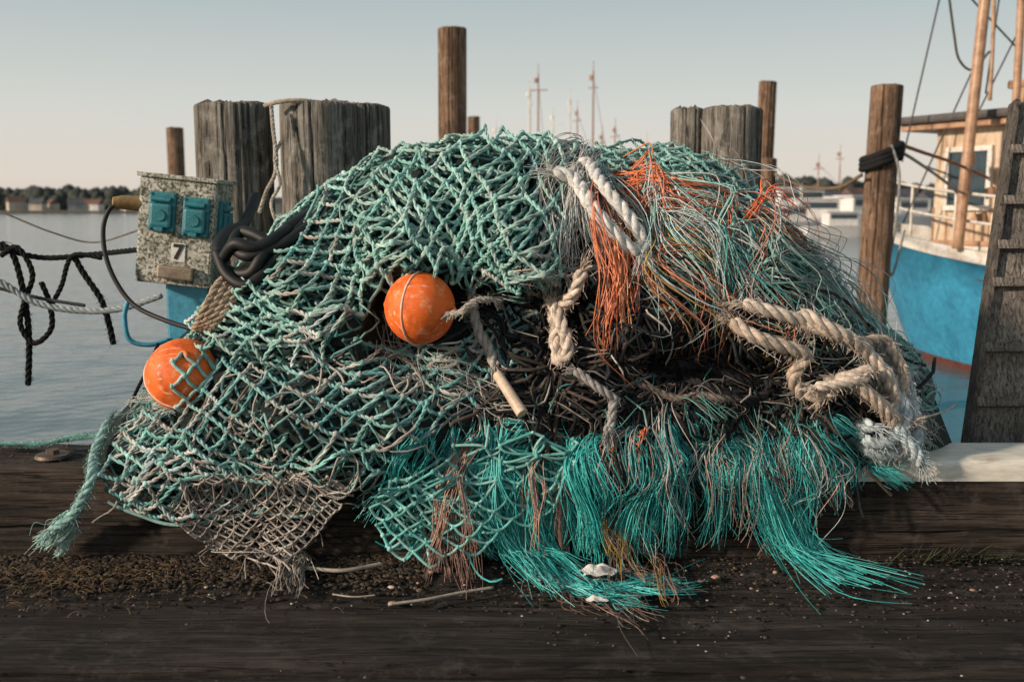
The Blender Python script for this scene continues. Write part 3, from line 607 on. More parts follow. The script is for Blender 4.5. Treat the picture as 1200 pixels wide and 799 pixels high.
P=np.stack([x[:,None]+np.cos(an)[:,None]*t5*.035,y[:,None]+np.sin(an)[:,None]*t5*.03,.006+.014*rng.random((n,1))*np.sin(t5*3)],-1);a.tubes(P,.0007,3,pick(np.array([(.2,.13,.07),(.28,.18,.09),(.12,.09,.06)]),n));o=a.obj('dry_moss',M_rope);setmeta(o,kind='stuff',label='dry moss and straw against the timber')
a=Acc();n=60;x=rng.normal(1.12,.09,n);y=2.40+0*x-rng.random(n)*.03;P=np.stack([x[:,None]+rng.normal(0,.03,(n,1))*t5,y[:,None]-rng.random((n,1))*.05*t5,.002+rng.uniform(.01,.055,(n,1))*t5],-1);a.tubes(P,np.broadcast_to(np.array([.0015,.002,.002,.0015,.0004]),(n,5)),3,pick(np.array([(.04,.055,.02),(.03,.045,.015),(.06,.055,.03)]),n));o=a.obj('weed_tuft',M_fib);setmeta(o,kind='stuff',label='small green weeds at the foot of the timber')
def stick(px,r,label):
    pts=[hit(*p)[0]+np.array([0,-.0,.008]) for p in px];o=tube_obj('stick',pts,r,mat_plain('pale_stick',(.42,.36,.29),.8,scale=30),30,8);setmeta(o,label,'stick','sticks on the deck')
stick([(455,712),(500,706),(540,698),(578,692)],.0035,'thin pale stick lying on the deck');stick([(352,668),(400,672),(448,664)],.005,'flat pale driftwood piece against the timber')
stick([(390,700),(415,703),(440,701)],.002,'tiny pale stick lying on the deck')
def scrap(px,s,label,seed,dz=.02):
    h=hit(*px)[0];g_=18;u,v_=np.meshgrid(np.linspace(-1,1,g_),np.linspace(-1,1,g_));n_a=SN(seed,1.6,10,2);n_b=SN(seed+9,4,10,2);q=np.stack([u,v_],-1);rr=np.sqrt(u**2+v_**2);k_=np.maximum(np.abs(u),np.abs(v_))/(rr+1e-6)
    uu=u*k_;vv=v_*k_;Rs=s*(1+.18*n_a(q))
    z=dz+.45*s*np.clip(1.1-rr*.75,0,1.2)*(1+.4*n_b(q));V=np.stack([h[0]+uu*Rs,vv*Rs*.5,z],-1)
    V=V.reshape(-1,3);idx=np.arange(g_*g_).reshape(g_,g_);Q=np.stack([idx[:-1,:-1],idx[1:,:-1],idx[1:,1:],idx[:-1,1:]],-1).reshape(-1,4)
    V[:,1]+=h[1]-.06
    o=mk('plastic_scrap',V,Q,mat_plain('dirty_white_plastic',(.80,.77,.72),.45,scale=25,var=.4));setmeta(o,label,'litter')
scrap((697,672),.046,'crumpled dirty white plastic scrap on the deck',3,.035);scrap((697,700),.022,'small white scrap on the deck',4,.03)

# ---------------------------------------------------------------- pilings
def piling(base,top,r,mat,label,seed,name='mooring_post',group='wooden mooring posts in the harbour'):
    base=np.asarray(base,float);top=np.asarray(top,float);k,m=160,40;ax=top-base;Ln=np.linalg.norm(ax);ax/=Ln
    u=np.cross([0,1,0],ax);u/=np.linalg.norm(u);w=np.cross(ax,u);th=np.arange(k)/k*2*np.pi;rs=np.random.default_rng(seed);na=SN(seed,1.2,8,3);nb=SN(seed+1,8,10,3)
    gr=[(rs.uniform(0,6.28),rs.uniform(.012,.03),rs.uniform(.04,.16),rs.uniform(.2,1)) for _ in range(22)]
    V=[];zs=list(np.linspace(0,Ln-.02,m))+[Ln-.008,Ln]
    for i,z in enumerate(zs):
        c3=np.stack([np.cos(th),np.sin(th),np.full(k,z)],-1);rr=r*(1+.025*na(c3)+.006*nb(c3*np.array([1,1,.3])))
        for a0,wd,dp,ext in gr:
            da=(th-a0-.05*math.sin(z*3)+np.pi)%(2*np.pi)-np.pi;rr=rr-r*dp*np.exp(-(da/wd)**2)*np.clip((z-(Ln*(1-ext)))*3,0,1)
        if i==len(zs)-1: rr=rr*.965
        tilt=.03*r*np.cos(th-seed)*(i>=m)
        V.append(base+ax*(z+tilt)[:,None]+(np.cos(th)*rr)[:,None]*u+(np.sin(th)*rr)[:,None]*w)
    for f_ in(.7,.35,.02):
        q=V[len(zs)-1];c=q.mean(0);V.append(c+(q-c)*f_+ax*(.006*rs.normal(0,1,k)[:,None]*(f_>.1)))
    Vv=np.vstack(V);mm=len(V);Fc=[[i*k+j,i*k+(j+1)%k,(i+1)*k+(j+1)%k,(i+1)*k+j] for i in range(mm-1) for j in range(k)]
    o=mk(name,Vv,Fc,mat,origin=tuple(base));setmeta(o,label,'mooring post',group);return o
def pil(pxc,pyt,Y,wpx,mat,label,seed,pxb=None,pyb=None):
    t_=at(pxc,pyt,Y);r=wpx/F*Y/2
    if pxb is None: b_=np.array([t_[0],Y,WZ-1.2])
    else:
        q=at(pxb,pyb,Y);d=(t_-q)/(t_[2]-q[2]);b_=t_-d*(t_[2]-WZ+1.2)
    return piling(b_,t_,r,mat,label,seed)
pil(273,123,3.62,90,M_post,'thick weathered grey post with cracked sides',1)
pil(372,122,3.58,88,M_post,'thick weathered grey post with rope over its top',2)
pil(415,124,3.72,80,M_post,'broad weathered grey post pressed against its neighbour',3)
pil(858,128,4.2,68,M_post,'weathered grey post with split grain',4)
pil(806,129,4.3,40,M_post,'narrow weathered grey post beside a wider one',5)
pil(530,34,9,33,M_postb,'tall brown post standing in the water',6)
pil(555,137,20,14,M_postb,'short brown post standing in the water',7)
pil(205,150,17,19,M_postb,'brown post with dark cap standing in the water',8)
pil(900,96,13,20,M_postb,'tall brown post standing in the water',9,893,240)
pil(897,186,12.4,26,M_postb,'short brown post beside a taller one',10)
pil(1040,101,7.5,35,M_postb,'reddish brown post with black rope wrapped around it',11,1021,372)
rope_w('rope',[A(309,124,3.46),A(330,119,3.44),A(352,118,3.45),A(378,121,3.5)],.008,(.52,.44,.35),'pale rope laid over the post top',3)
rope_w('rope',[A(318,124,3.44),A(320,150,3.42),A(324,185,3.40),A(322,205,3.4),A(312,225,3.38),A(304,250,3.36)],.007,(.52,.46,.38),'pale rope hanging down between the posts',3)
rope_w('rope',[A(330,165,3.42),A(322,185,3.40),A(328,215,3.38),A(318,240,3.36),A(330,275,3.3)],.006,(.50,.46,.38),'pale rope hanging down between the posts',3)
for i,(dx) in enumerate((0,9,18,27)):
    rope_w('rope',[A(300+dx*.3,300+dx*.3,2.66),A(278+dx*.5,318+dx*.3,2.56),A(258+dx*.8,330+dx*.4,2.50),A(246+dx*.7,350+dx*.5,2.47),A(236+dx*.6,370+dx*.3,2.46),A(228+dx*.5,386,2.5)],.010,(.52,.40,.29),'tan rope hanging beside the power box',3,fray=True)
DK=(.02,.021,.022)
rope_w('rope',[A(-40,236,3.4),A(0,248,3.4),A(60,272,3.4),A(110,284,3.4),A(162,270,3.3)],.0035,(.25,.23,.22),'thin grey line sagging over the water')
rope_w('rope',[A(-40,286,3.2),A(0,291,3.2),A(50,302,3.2),A(110,298,3.2),A(168,292,3.1)],.009,DK,'dark rope strung between the posts')
rope_w('rope',[A(0,284,3.18),A(16,300,3.18),A(28,345,3.18),A(34,395,3.18),A(33,452,3.18)],.010,DK,'dark knotted rope hanging over the water',fray=True)
rope_w('rope',[A(0,300,3.17),A(20,290,3.17),A(38,320,3.17),A(30,350,3.17),A(24,380,3.17),A(40,402,3.17),A(60,385,3.17),A(58,355,3.17),A(48,330,3.17)],.009,DK,'dark rope loop hanging over the water')
rope_w('rope',[A(85,297,3.18),A(98,320,3.18),A(118,350,3.18),A(128,380,3.18),A(133,404,3.18)],.010,DK,'dark rope end hanging over the water',fray=True)
rope_w('rope',[A(120,302,3.17),A(85,300,3.17),A(72,335,3.17),A(60,358,3.17)],.008,DK,'dark rope loop hanging over the water')
rope_w('rope',[A(-40,318,3.1),A(0,330,3.1),A(40,354,3.1),A(90,364,3.1),A(140,362,3.08),A(190,346,3.05)],.010,(.36,.40,.41),'grey mooring rope sagging beside the quay')
rope_w('rope',[A(-40,328,3.14),A(0,338,3.14),A(50,350,3.14),A(100,358,3.14)],.006,(.10,.10,.10),'dark thin rope beside the quay')
for k_ in range(3):
    rope_w('rope',[A(-20,520-k_*2,2.62+.02*k_),A(40,519+k_,2.62),A(90,514-k_*2,2.62),A(150,505+k_*3,2.58)],.005,(.22,.44,.41),'thin teal cord lying on the timber',fray=True)
rope_w('rope',[A(186,402,2.72),A(174,430,2.7),A(160,458,2.68),A(150,480,2.66)],.005,DK,'black cord hanging below the power box')

# ---------------------------------------------------------------- power pedestal
pc=at(212,272,2.85); base=np.array([pc[0]+.0,2.93,-.03]); ped=empty('power_pedestal',base)
Rr=np.array(Matrix.Rotation(math.radians(6),3,'Y'))
M_lichen,t,b=nt('lichen_speckled_metal');v=coords(t);f=noise(t,v,120,5,.65);r=ramp(t,[(.40,(.08,.08,.06)),(.46,(.25,.25,.20)),(.52,(.50,.49,.43)),(.7,(.62,.61,.55))]);t.links.new(f,r.inputs['Fac'])
f2=noise(t,v,22,6,.7);r2=ramp(t,[(.36,(.35,.35,.27)),(.55,(1,1,1))]);t.links.new(f2,r2.inputs['Fac']);t.links.new(mixc(t,1.,r.outputs['Color'],r2.outputs['Color'],'MULTIPLY'),b.inputs['Base Color']);b.inputs['Roughness'].default_value=.8;bump(t,b,f,.5,.002)
def pedpart(name,c,s,mat,bev=.004,extra=None,par=ped):
    V,Fc=boxv(c,s,None,bev)
    parts=[(V,Fc)]+(extra or []);V,Fc,_=join(parts);V=V@Rr.T+pc
    return mk(name,V,Fc,mat,smooth=False,parent=par)
W,H,D=.213,.296,.17
pedpart('box_housing',(0,D/2-.05,0),(W,D,H),M_lichen,.008,[boxv((0,D/2-.05,H/2+.004),(W+.014,D+.014,.012),None,.003)])
def socket(x,z,side=False):
    parts=[boxv((x,-.056,z),(.074,.014,.110),None,.005),boxv((x,-.068,z-.010),(.060,.018,.066),None,.008),cylv((x,-.077,z-.010),(x,-.081,z-.010),.017,32,.015),cylv((x-.026,-.068,z+.034),(x+.026,-.068,z+.034),.008,14),boxv((x,-.074,z-.048),(.022,.014,.012),None,.002)]
    for sx_ in(-1,1):
        for sz_ in(-1,1): parts.append(cylv((x+sx_*.031,-.063,z+sz_*.048),(x+sx_*.031,-.066,z+sz_*.048),.0035,10))
    V,Fc,_=join(parts)
    if side:
        V=V-np.array([x,-.05,z]);V=V@np.array(Matrix.Rotation(math.radians(90),3,'Z')).T+np.array([W/2,.02,z])
    V=V@Rr.T+pc;mk('socket',V,Fc,M_teal,smooth=False,parent=ped)
socket(-.036,.054);socket(.058,.048);socket(0,.045,side=True)
pedpart('number_plate',(.013,-.0515,-.055),(.040,.003,.052),M_white,.001)
cu=bpy.data.curves.new('seven','FONT');cu.body='7';cu.size=.058;cu.align_x='CENTER';cu.align_y='CENTER';cu.offset=.0018;cu.extrude=.0006
to=bpy.data.objects.new('tmp',cu);COL.objects.link(to);bpy.context.view_layer.update();me=bpy.data.meshes.new_from_object(to);V=np.array([v_.co[:] for v_ in me.vertices]);Fc=[list(p.vertices) for p in me.polygons];bpy.data.objects.remove(to)
V=np.stack([V[:,0]+.013,-.0545-V[:,2],V[:,1]-.055],-1)@Rr.T+pc;mk('number_seven',V,Fc,M_black,smooth=False,parent=ped)
pedpart('metal_handle',(.012,-.06,-.112),(.10,.022,.036),M_steel,.005)
V,Fc=boxv((pc[0]+.005,2.92,(pc[2]-.15-.06)/2),(.125,.11,pc[2]-.14+.06),None,.008);mk('pedestal_post',V,Fc,M_blue,smooth=False,parent=ped)
tube_obj('pedestal_bracket',[A(150,352,2.83),A(146,372,2.83),A(152,398,2.83),A(175,404,2.84),A(198,398,2.86)],.007,M_blue,40,10,parent=ped)
cb=empty('power_cable',A(150,238,2.82));setmeta(cb,'black power cable with an ochre plug looping down','power cable')
V,Fc,_=join([cylv(A(140,237,2.80),A(166,239,2.82),.019,24,.022),cylv(A(132,236,2.79),A(141,237,2.80),.012,20,.018)]);mk('plug',V,Fc,mat_plain('ochre_rubber',(.34,.21,.08),.6),smooth=False,parent=cb)
tube_obj('cable',[A(140,237,2.80),A(128,246,2.79),A(121,268,2.78),A(124,300,2.77),A(137,332,2.76),A(158,358,2.74),A(190,374,2.7),A(228,386,2.6),A(262,392,2.5)],.0065,M_black,90,12,parent=cb)
setmeta(ped,'lichen speckled electric power pedestal with two teal sockets','power pedestal')
hl='black rubber hose bundled beside the power box'
for hc,rr_ in (([A(300,230,3.0),A(286,262,2.86),A(266,272,2.72),A(256,290,2.60),A(266,316,2.54),A(292,320,2.5),A(306,302,2.5),A(322,280,2.55),A(345,262,2.62),A(372,246,2.8),A(395,238,2.95)],.015),
  ([A(348,296,2.55),A(325,290,2.54),A(300,276,2.56),A(282,272,2.58),A(274,287,2.54),A(290,300,2.5),A(322,290,2.52),A(348,276,2.56),A(372,256,2.68),A(404,234,2.92),A(430,215,3.1),A(456,182,3.1)],.015),
  ([A(254,296,2.54),A(266,322,2.5),A(288,334,2.48),A(310,318,2.5),A(335,288,2.54),A(356,262,2.64),A(382,242,2.88)],.014),
  ([A(262,302,2.53),A(276,286,2.5),A(300,290,2.5),A(330,274,2.55),A(352,256,2.7),A(380,238,2.9)],.015)):
    o=tube_obj('black_hose',hc,rr_,M_black,160,12);setmeta(o,hl,'hose')

# ---------------------------------------------------------------- gangway
BL,TL=A(1127,560,2.80),A(1189,120,3.15);BR,TR=A(1345,560,2.80),A(1400,120,3.15)
gw=empty('gangway',(BL+BR)/2);nu,nv=120,60;u,v_=np.meshgrid(np.linspace(0,1,nu),np.linspace(0,1,nv),indexing='ij')
P=(BL*(1-u[...,None])+BR*u[...,None])*(1-v_[...,None])+(TL*(1-u[...,None])+TR*u[...,None])*v_[...,None]
nrm=np.cross(BR-BL,TL-BL);nrm/=np.linalg.norm(nrm);rib=.004*np.abs(np.sin(u*np.pi*30))**.6+.002*SN(3,6,8,2)(np.stack([u*4,v_*2],-1));P=P+nrm*rib[...,None]
idx=np.arange(nu*nv).reshape(nu,nv);Q=np.stack([idx[:-1,:-1],idx[1:,:-1],idx[1:,1:],idx[:-1,1:]],-1).reshape(-1,4)
o=mk('tread_board',P.reshape(-1,3),Q,M_gang,parent=gw);md=o.modifiers.new('solid','SOLIDIFY');md.thickness=.03;md.offset=-1
def bar(p,q,w,h,mat,name,par,nn=nrm):
    p=np.asarray(p,float);q=np.asarray(q,float);d=q-p;L=np.linalg.norm(d);d/=L;n_=nn-d*(nn@d);n_/=np.linalg.norm(n_);s_=np.cross(n_,d)
    V,Fc=boxv((0,0,0),(L,w,h),None,.003);V=V@np.stack([d,s_,n_])+ (p+q)/2;return mk(name,V,Fc,mat,smooth=False,parent=par)
M_gangd=mat_wood('stringer_timber',(.34,.30,.27),(.10,.09,.08),'z',2.0,.8)
bar(BL,TL,.016,.05,M_gangd,'side_rail',gw);bar(BR,TR,.016,.05,M_gangd,'side_rail',gw)
for vv in(.19,.33,.50,.60,.72,.86):
    p=BL*(1-vv)+TL*vv;q=BR*(1-vv)+TR*vv;bar(p+nrm*.016,q+nrm*.016,.028,.026,M_gang,'cleat',gw)
setmeta(gw,'grey ribbed wooden gangway leaning beside the heap','gangway')

# ---------------------------------------------------------------- blue boat
M_hull=mat_plain('blue_hull_paint',(.05,.31,.50),.42,c2=(.035,.20,.34),scale=3.2,thr=(.42,.66),bmp=.15)
M_hulld=mat_plain('dark_red_boot_paint',(.14,.05,.04),.5)
M_bw=mat_plain('boat_white_paint',(.76,.72,.66),.4,scale=8,c2=(.58,.50,.41))
M_cab=mat_plain('weathered_cream_cabin',(.66,.52,.38),.5,scale=6,c2=(.42,.27,.16),stretch=(1,1,.35))
M_roof=mat_plain('dark_roof_paint',(.09,.08,.075),.6)
M_tan=mat_plain('varnished_spar',(.50,.30,.18),.4,scale=10,c2=(.28,.15,.09))
M_glass=mat_plain('dark_window_glass',(.04,.07,.09),.08,bmp=.02)
M_wire=mat_plain('rigging_wire',(.07,.06,.055),.5,.5)
bd=np.array([-.5,.866,0]);lf=np.array([-.866,-.5,0]);bo=np.array([4.22,11.4,0])-4*bd;bo[2]=WZ
def bl(x,y,z): return bo+bd*x+lf*y+np.array([0,0,z])
boat=empty('fishing_boat',bl(0,0,0));setmeta(boat,'blue hulled wooden fishing boat with cream wheelhouse moored alongside','fishing boat')
ts=np.linspace(-4,4,61)
def hb(x): 
    q=(x+4)/8; return 1.35*(1-max(0,(q-.45)/.55)**3.0)**.8*(.82+.18*min(1,q/.3))
def sheer(x): return 1.02+.40*max(0,(x+1)/5)**1.6
secs=[]
for x in ts:
    b_=max(hb(x),.03);sh=sheer(x);fl=max(0,(x-.5)/3.5)
    secs.append([(x-.75*fl,0.02,-.55+.25*fl),(x-.58*fl,.50*b_*(1-.35*fl),-.35+.1*fl),(x-.46*fl,.84*b_*(1-.26*fl),-.02),(x-.44*fl,.86*b_*(1-.24*fl),.08),(x-.25*fl,.93*b_*(1-.12*fl),.45),(x-.10*fl,.98*b_*(1-.04*fl),.8),(x,b_,sh-.12),(x+.01,b_+.025,sh-.11),(x+.01,b_+.025,sh),(x+.005,b_-.05,sh),(x,b_*.9-.05,sh-.45)])
V=[];k=len(secs[0])
for s in secs:
    V+=[bl(*p) for p in s]+[bl(p[0],-p[1],p[2]) for p in s]
Fc=[];mi=[];sm=[]
for i in range(len(secs)-1):
    for sd in(0,k):
        for j in range(k-1):
            a_=i*2*k+sd+j;b2=(i+1)*2*k+sd+j;Fc.append([a_,b2,b2+1,a_+1] if sd==0 else [a_,a_+1,b2+1,b2]);mi.append(1 if j<3 else (2 if j in(6,7,8,9) else 0));sm.append(2<j<6)
Fc.append([j for j in range(k)]+[k+j for j in range(k-1,-1,-1)]);mi.append(0);sm.append(False)
mk('hull',np.array(V),Fc,[M_hull,M_hulld,M_bw],mi=mi,parent=boat,smooth=sm)
V=[];Fc=[]
for i,x in enumerate(ts): b_=max(hb(x)*.86-.06,.005);z=sheer(x)-.42;V+=[bl(x-.1,b_,z),bl(x-.1,-b_,z)]
for i in range(len(ts)-1):Fc.append([2*i,2*i+1,2*i+3,2*i+2])
mk('deck',np.array(V),Fc,M_bw,parent=boat,smooth=False)
tube_obj('hull_strake',[bl(x-.12*max(0,(x-.5)/3.5),hb(x)*.985*(1-.05*max(0,(x-.5)/3.5))+.01,.80+.3*max(0,(x+1)/5)**1.6) for x in np.linspace(-3.9,3.9,24)],.018,M_roof,90,8,parent=boat)
Rb=np.stack([bd,lf,[0,0,1]],1)
def bbox(name,c,s,mat,bev=.02,par=boat):
    V,Fc=boxv((0,0,0),s,None,bev);V=V@Rb.T+bl(*c);return mk(name,V,Fc,mat,smooth=False,parent=par)
bbox('wheelhouse',(1.55,0,1.52),(2.6,1.36,1.75),M_cab,.05)
bbox('lower_cabin_wall',(1.55,0,.95),(2.66,1.42,.55),M_bw,.03)
bbox('wheelhouse_roof',(1.6,0,2.44),(3.2,1.8,.08),M_roof,.03)
bbox('roof_trim',(1.6,0,2.37),(3.08,1.68,.06),M_tan,.01)
bbox('door',(1.62,.69,1.62),(.5,.03,1.2),M_tan,.01)
for x in np.arange(.35,2.85,.155):
    if abs(x-1.62)>.27: bbox('plank_batten',(x,.684,1.42),(.012,.012,.32),M_tan,.002)
for x in(2.45,.95,.45):
    bbox('window',(x,.69,1.86),(.42,.02,.52),M_glass,.005)
    V,Fc,_=join([tuple(boxv(c,s,None,.004)) for c,s in (((0,0,.28),(.5,.05,.05)),((0,0,-.28),(.5,.05,.05)),((.23,0,0),(.05,.05,.51)),((-.23,0,0),(.05,.05,.51)))]);V=V@Rb.T+bl(x,.70,1.86);mk('window_frame',V,Fc,M_bw,smooth=False,parent=boat)
for y_ in(-.4,.0,.4): bbox('window',(2.86,y_,1.86),(.02,.3,.5),M_glass,.005)
bbox('deck_hatch',(3.15,0,.98),(.5,.6,.3),M_bw,.03)
bbox('rubbing_batten',(1.55,.70,1.24),(2.6,.04,.05),M_tan,.01)
for z_ in(.25,.5):
    pts=[bl(x,max(hb(x)-.03,.02),sheer(x)+z_) for x in np.linspace(1.4,3.95,8)];tube_obj('railing',pts,.014,M_bw,50,8,parent=boat)
for x in(1.6,2.3,3.0,3.5,3.9): tube_obj('rail_stanchion',[bl(x,max(hb(x)-.03,.02),sheer(x)-.02),bl(x,max(hb(x)-.03,.02),sheer(x)+.5)],.014,M_bw,6,8,parent=boat)
tube_obj('mast',[A(1122,292,9.2),A(1163,-80,9.2)],.050,M_tan,30,14,parent=boat)
tube_obj('boom',[A(1168,290,9.0),A(1188,150,9.0),A(1200,-60,9.0)],.035,M_tan,30,12,parent=boat)
tube_obj('aerial_mast',[A(1160,118,9.6),A(1163,60,9.6),A(1166,-40,9.6)],.018,M_tan,20,10,parent=boat)
bbox('navigation_light',(1.9,.2,2.62),(.16,.16,.28),M_tan,.02)
bbox('searchlight_bracket',(2.2,.3,2.75),(.3,.08,.08),M_tan,.02);bbox('searchlight_stand',(2.2,.3,2.6),(.05,.05,.3),M_tan,.01)
for p,q in(((1103,-10),(1057,190)),((1150,60),(1058,262)),((1085,195),(1180,230)),((1192,40),(1130,165)),((1130,-10),(1195,60)),((1172,-10),(1155,110))):
    tube_obj('rigging_line',[A(*p,9.8),A(*q,9.8)],.009,M_wire,8,6,parent=boat)
rope_w('rigging_rope',[A(1112,-5,9.6),A(1118,40,9.6),A(1124,70,9.6),A(1140,82,9.6),A(1160,60,9.6)],.012,(.12,.10,.09),'',3,parent=boat)
for x,y_ in((1135,180),(1160,220),(1150,250)):
    V,Fc=cylv(A(x,y_,9.3),A(x+2,y_+12,9.3),.05,14);mk('pulley_block',V,Fc,M_tan,smooth=False,parent=boat)
rope_w('mooring_rope',[A(1056,170,7.4),A(1085,180,8.2),A(1120,192,9),A(1165,212,9.6)],.014,(.45,.20,.13),'brown mooring rope from the post to the boat')
rope_w('mooring_rope',[A(1052,176,7.4),A(1075,190,8.2),A(1110,215,9),A(1130,235,9.6)],.013,(.45,.38,.32),'pale mooring rope from the post to the boat')
rope_w('mooring_rope',[A(1045,170,7.35),A(1054,205,7.35),A(1050,260,7.4),A(1042,310,7.5),A(1047,320,7.5),A(1060,270,8)],.010,(.4,.4,.37),'pale rope hanging from the post')
th=np.linspace(0,6*np.pi,90);pcn=A(1033,185,7.5)
P=pcn+np.stack([np.cos(th)*.135,np.sin(th)*.135,(th/(6*np.pi)-.5)*.10+.05*np.cos(th)],-1);a=Acc();a.tubes(P[None],.026,8,np.array(DK));o=a.obj('rope_wrap',M_rope);setmeta(o,'black rope wound around the reddish post','rope')
rope_w('mooring_rope',[A(1010,205,7.4),A(980,220,8),A(940,218,10),A(905,203,12.5)],.014,(.22,.15,.1),'rope strung between two posts')

# ---------------------------------------------------------------- far harbour
Mw1=mat_plain('far_white_hull',(.84,.80,.77),.4);Mw2=mat_plain('far_red_brown',(.40,.24,.18),.6);Mw3=mat_plain('far_dark_blue',(.05,.09,.14),.5)
def boat_small(loc,ang,scale,hullm,label,mast=0,masthw=.06,seed=0,group='boats moored across the harbour'):
    e=empty('moored_boat',(0,0,0));L=3.0
    xs=np.linspace(-1,1,13);V=[];Fc=[]
    for x in xs:
        b_=1.0*(1-max(0,x)**2.2)+.02;V+=[(x*L,0,-.3),(x*L,b_*.8,0),(x*L*1.03,b_,.75+.25*max(0,x)**2),(x*L*1.03,-b_,.75+.25*max(0,x)**2),(x*L,-b_*.8,0)]
    for i in range(12):
        for j in range(5):Fc.append([i*5+j,(i+1)*5+j,(i+1)*5+(j+1)%5,i*5+(j+1)%5])
    Fc+= [[0,1,2,3,4],[60,64,63,62,61]]
    mk('hull',np.array(V),Fc,hullm,smooth=False,parent=e,origin=(0,0,0))
    V,Fc=boxv((-.4,0,1.25),(2.2,1.3,.95),None,.08);mk('cabin',V,Fc,Mw1,smooth=False,parent=e,origin=(0,0,0))
    V,Fc=boxv((-.4,0,1.45),(1.9,1.34,.32),None,.01);mk('window',V,Fc,M_glass,smooth=False,parent=e,origin=(0,0,0))
    V,Fc=boxv((-.4,0,1.78),(2.5,1.5,.08),None,.02);mk('cabin_roof',V,Fc,hullm,smooth=False,parent=e,origin=(0,0,0))
    if mast:
        w_=.22+.18*(seed%3)
        parts=[cylv((.6,0,.8),(.6,0,mast),masthw,10,masthw*.6),cylv((.6,-w_,mast*.9),(.6,w_,mast*.9),.025,8),cylv((.6,0,mast),(.6,0,mast+.4),.015,6),boxv((.6,.1,mast*.96),(.14,.14,.2),None,.02)]
        if seed%2: parts+= [cylv((.62,0,mast*.95),(2.9,0,.95),.010,6),cylv((.6,0,1.9),(-2.0,0,mast*.55),.03,8)]
        V,Fc,_=join(parts);mk('mast',V,Fc,Mw2 if seed%2 else M_bw,smooth=False,parent=e,origin=(0,0,0))
    e.location=loc;e.rotation_euler=(0,0,ang);e.scale=(scale,)*3
    for c in e.children: c.matrix_parent_inverse=Matrix.Identity(4)
    setmeta(e,label,'boat',group);return e
def wpos(px,Y): return (float((px-600)/F*Y),Y,WZ)
for i,(px,Y,topy,ang,hm,lbl) in enumerate([(603,52,108,.4,Mw3,'dark hulled fishing cutter with a tall mast'),(626,60,90,1.3,Mw1,'white fishing cutter with a tall mast'),(652,66,118,.2,Mw1,'white fishing boat with rigging'),(685,58,87,1.0,Mw2,'brown fishing cutter with a tall mast'),(572,70,150,.8,Mw1,'white boat with a short mast'),(706,72,150,.3,Mw3,'dark boat with a short mast'),(745,64,166,.7,Mw1,'white boat with a short mast'),(664,75,130,.5,Mw2,'brown boat with rigging'),(640,78,135,.9,Mw1,'white boat with rigging'),(697,80,158,.9,Mw1,'white boat with rigging')]):
    h_=(245-topy)/F*Y+CZ-WZ
    boat_small(wpos(px,Y),ang,1.4,hm,lbl+' moored across the harbour',mast=h_/1.4,seed=i,masthw=.055)
for i,(px,Y,ang,s_,hm,lbl) in enumerate([(925,62,.2,1.0,Mw1,'white motor cruiser moored at the far jetty'),(962,66,-.1,1.25,Mw1,'white motor cruiser moored at the far jetty'),(988,56,.1,.8,Mw1,'white motor boat moored at the far jetty'),(978,90,1.2,1.6,Mw3,'dark hulled boat moored at the far jetty'),(1012,74,.4,1.4,Mw1,'white motor cruiser moored at the far jetty'),(940,90,.1,1.9,Mw1,'white motor cruiser moored at the far jetty'),(1065,80,.3,1.3,Mw1,'white motor cruiser moored at the far jetty')]):
    boat_small(wpos(px,Y),ang,s_,hm,lbl,seed=i,mast=(2.8,0,0,4.2,0,3.0,0)[i],masthw=.04)
V,Fc,_=join([boxv((29,80,WZ+.55),(26,1.6,.18))]+[cylv((17+i*1.5,79.3,WZ-1),(17+i*1.5,79.3,WZ+1.6),.12,8) for i in range(17)]);o=mk('jetty',V,Fc,M_postb,smooth=False);setmeta(o,'low wooden jetty on piles across the harbour','jetty')
M_tree=mat_plain('distant_foliage',(.055,.065,.055),.9,scale=.3,c2=(.03,.038,.035),bmp=.5,bd=.5)
M_land=mat_plain('distant_bank',(.12,.11,.09),.9,scale=.1)
def treeline(x0,x1,Y,h,n,seed):
    r_=np.random.default_rng(seed);a=Acc();hn=SN(seed,.03,6,1)
    x=r_.uniform(x0,x1,n);hh=h*(.55+.2*hn(x[:,None])+.3*r_.random(n));P=np.stack([x,Y+r_.uniform(-8,8,n),WZ+hh*r_.uniform(.3,.8,n)],-1)
    a.blobs(P,hh*.3,np.full((n,3),.05));o=a.obj('distant_trees',M_tree);setmeta(o,kind='stuff',label='dark line of distant trees behind the shore')
treeline(-330,-120,420,10.5,1500,1);treeline(-120,60,520,9,500,5);treeline(60,330,330,13,1300,2);treeline(-420,-200,520,12,500,6)
for nm,x0,x1,Y in(('shore_bank',-500,60,400),('shore_bank',50,400,310)):
    V,Fc=boxv(((x0+x1)/2,Y+60,WZ),(x1-x0,130,2.0),None,.5);o=mk(nm,V,Fc,M_land,smooth=False);setmeta(o,kind='structure')
hmats=[mat_plain('far_wall_'+n_,c_,.8,scale=.5) for n_,c_ in(('white',(.70,.68,.64)),('cream',(.55,.48,.38)),('brick',(.34,.2,.15)),('grey',(.40,.39,.38)))];rm=[mat_plain('far_roof_'+n_,c_,.8,scale=.5) for n_,c_ in(('red',(.18,.09,.07)),('slate',(.09,.09,.10)))]
r_=np.random.default_rng(4)
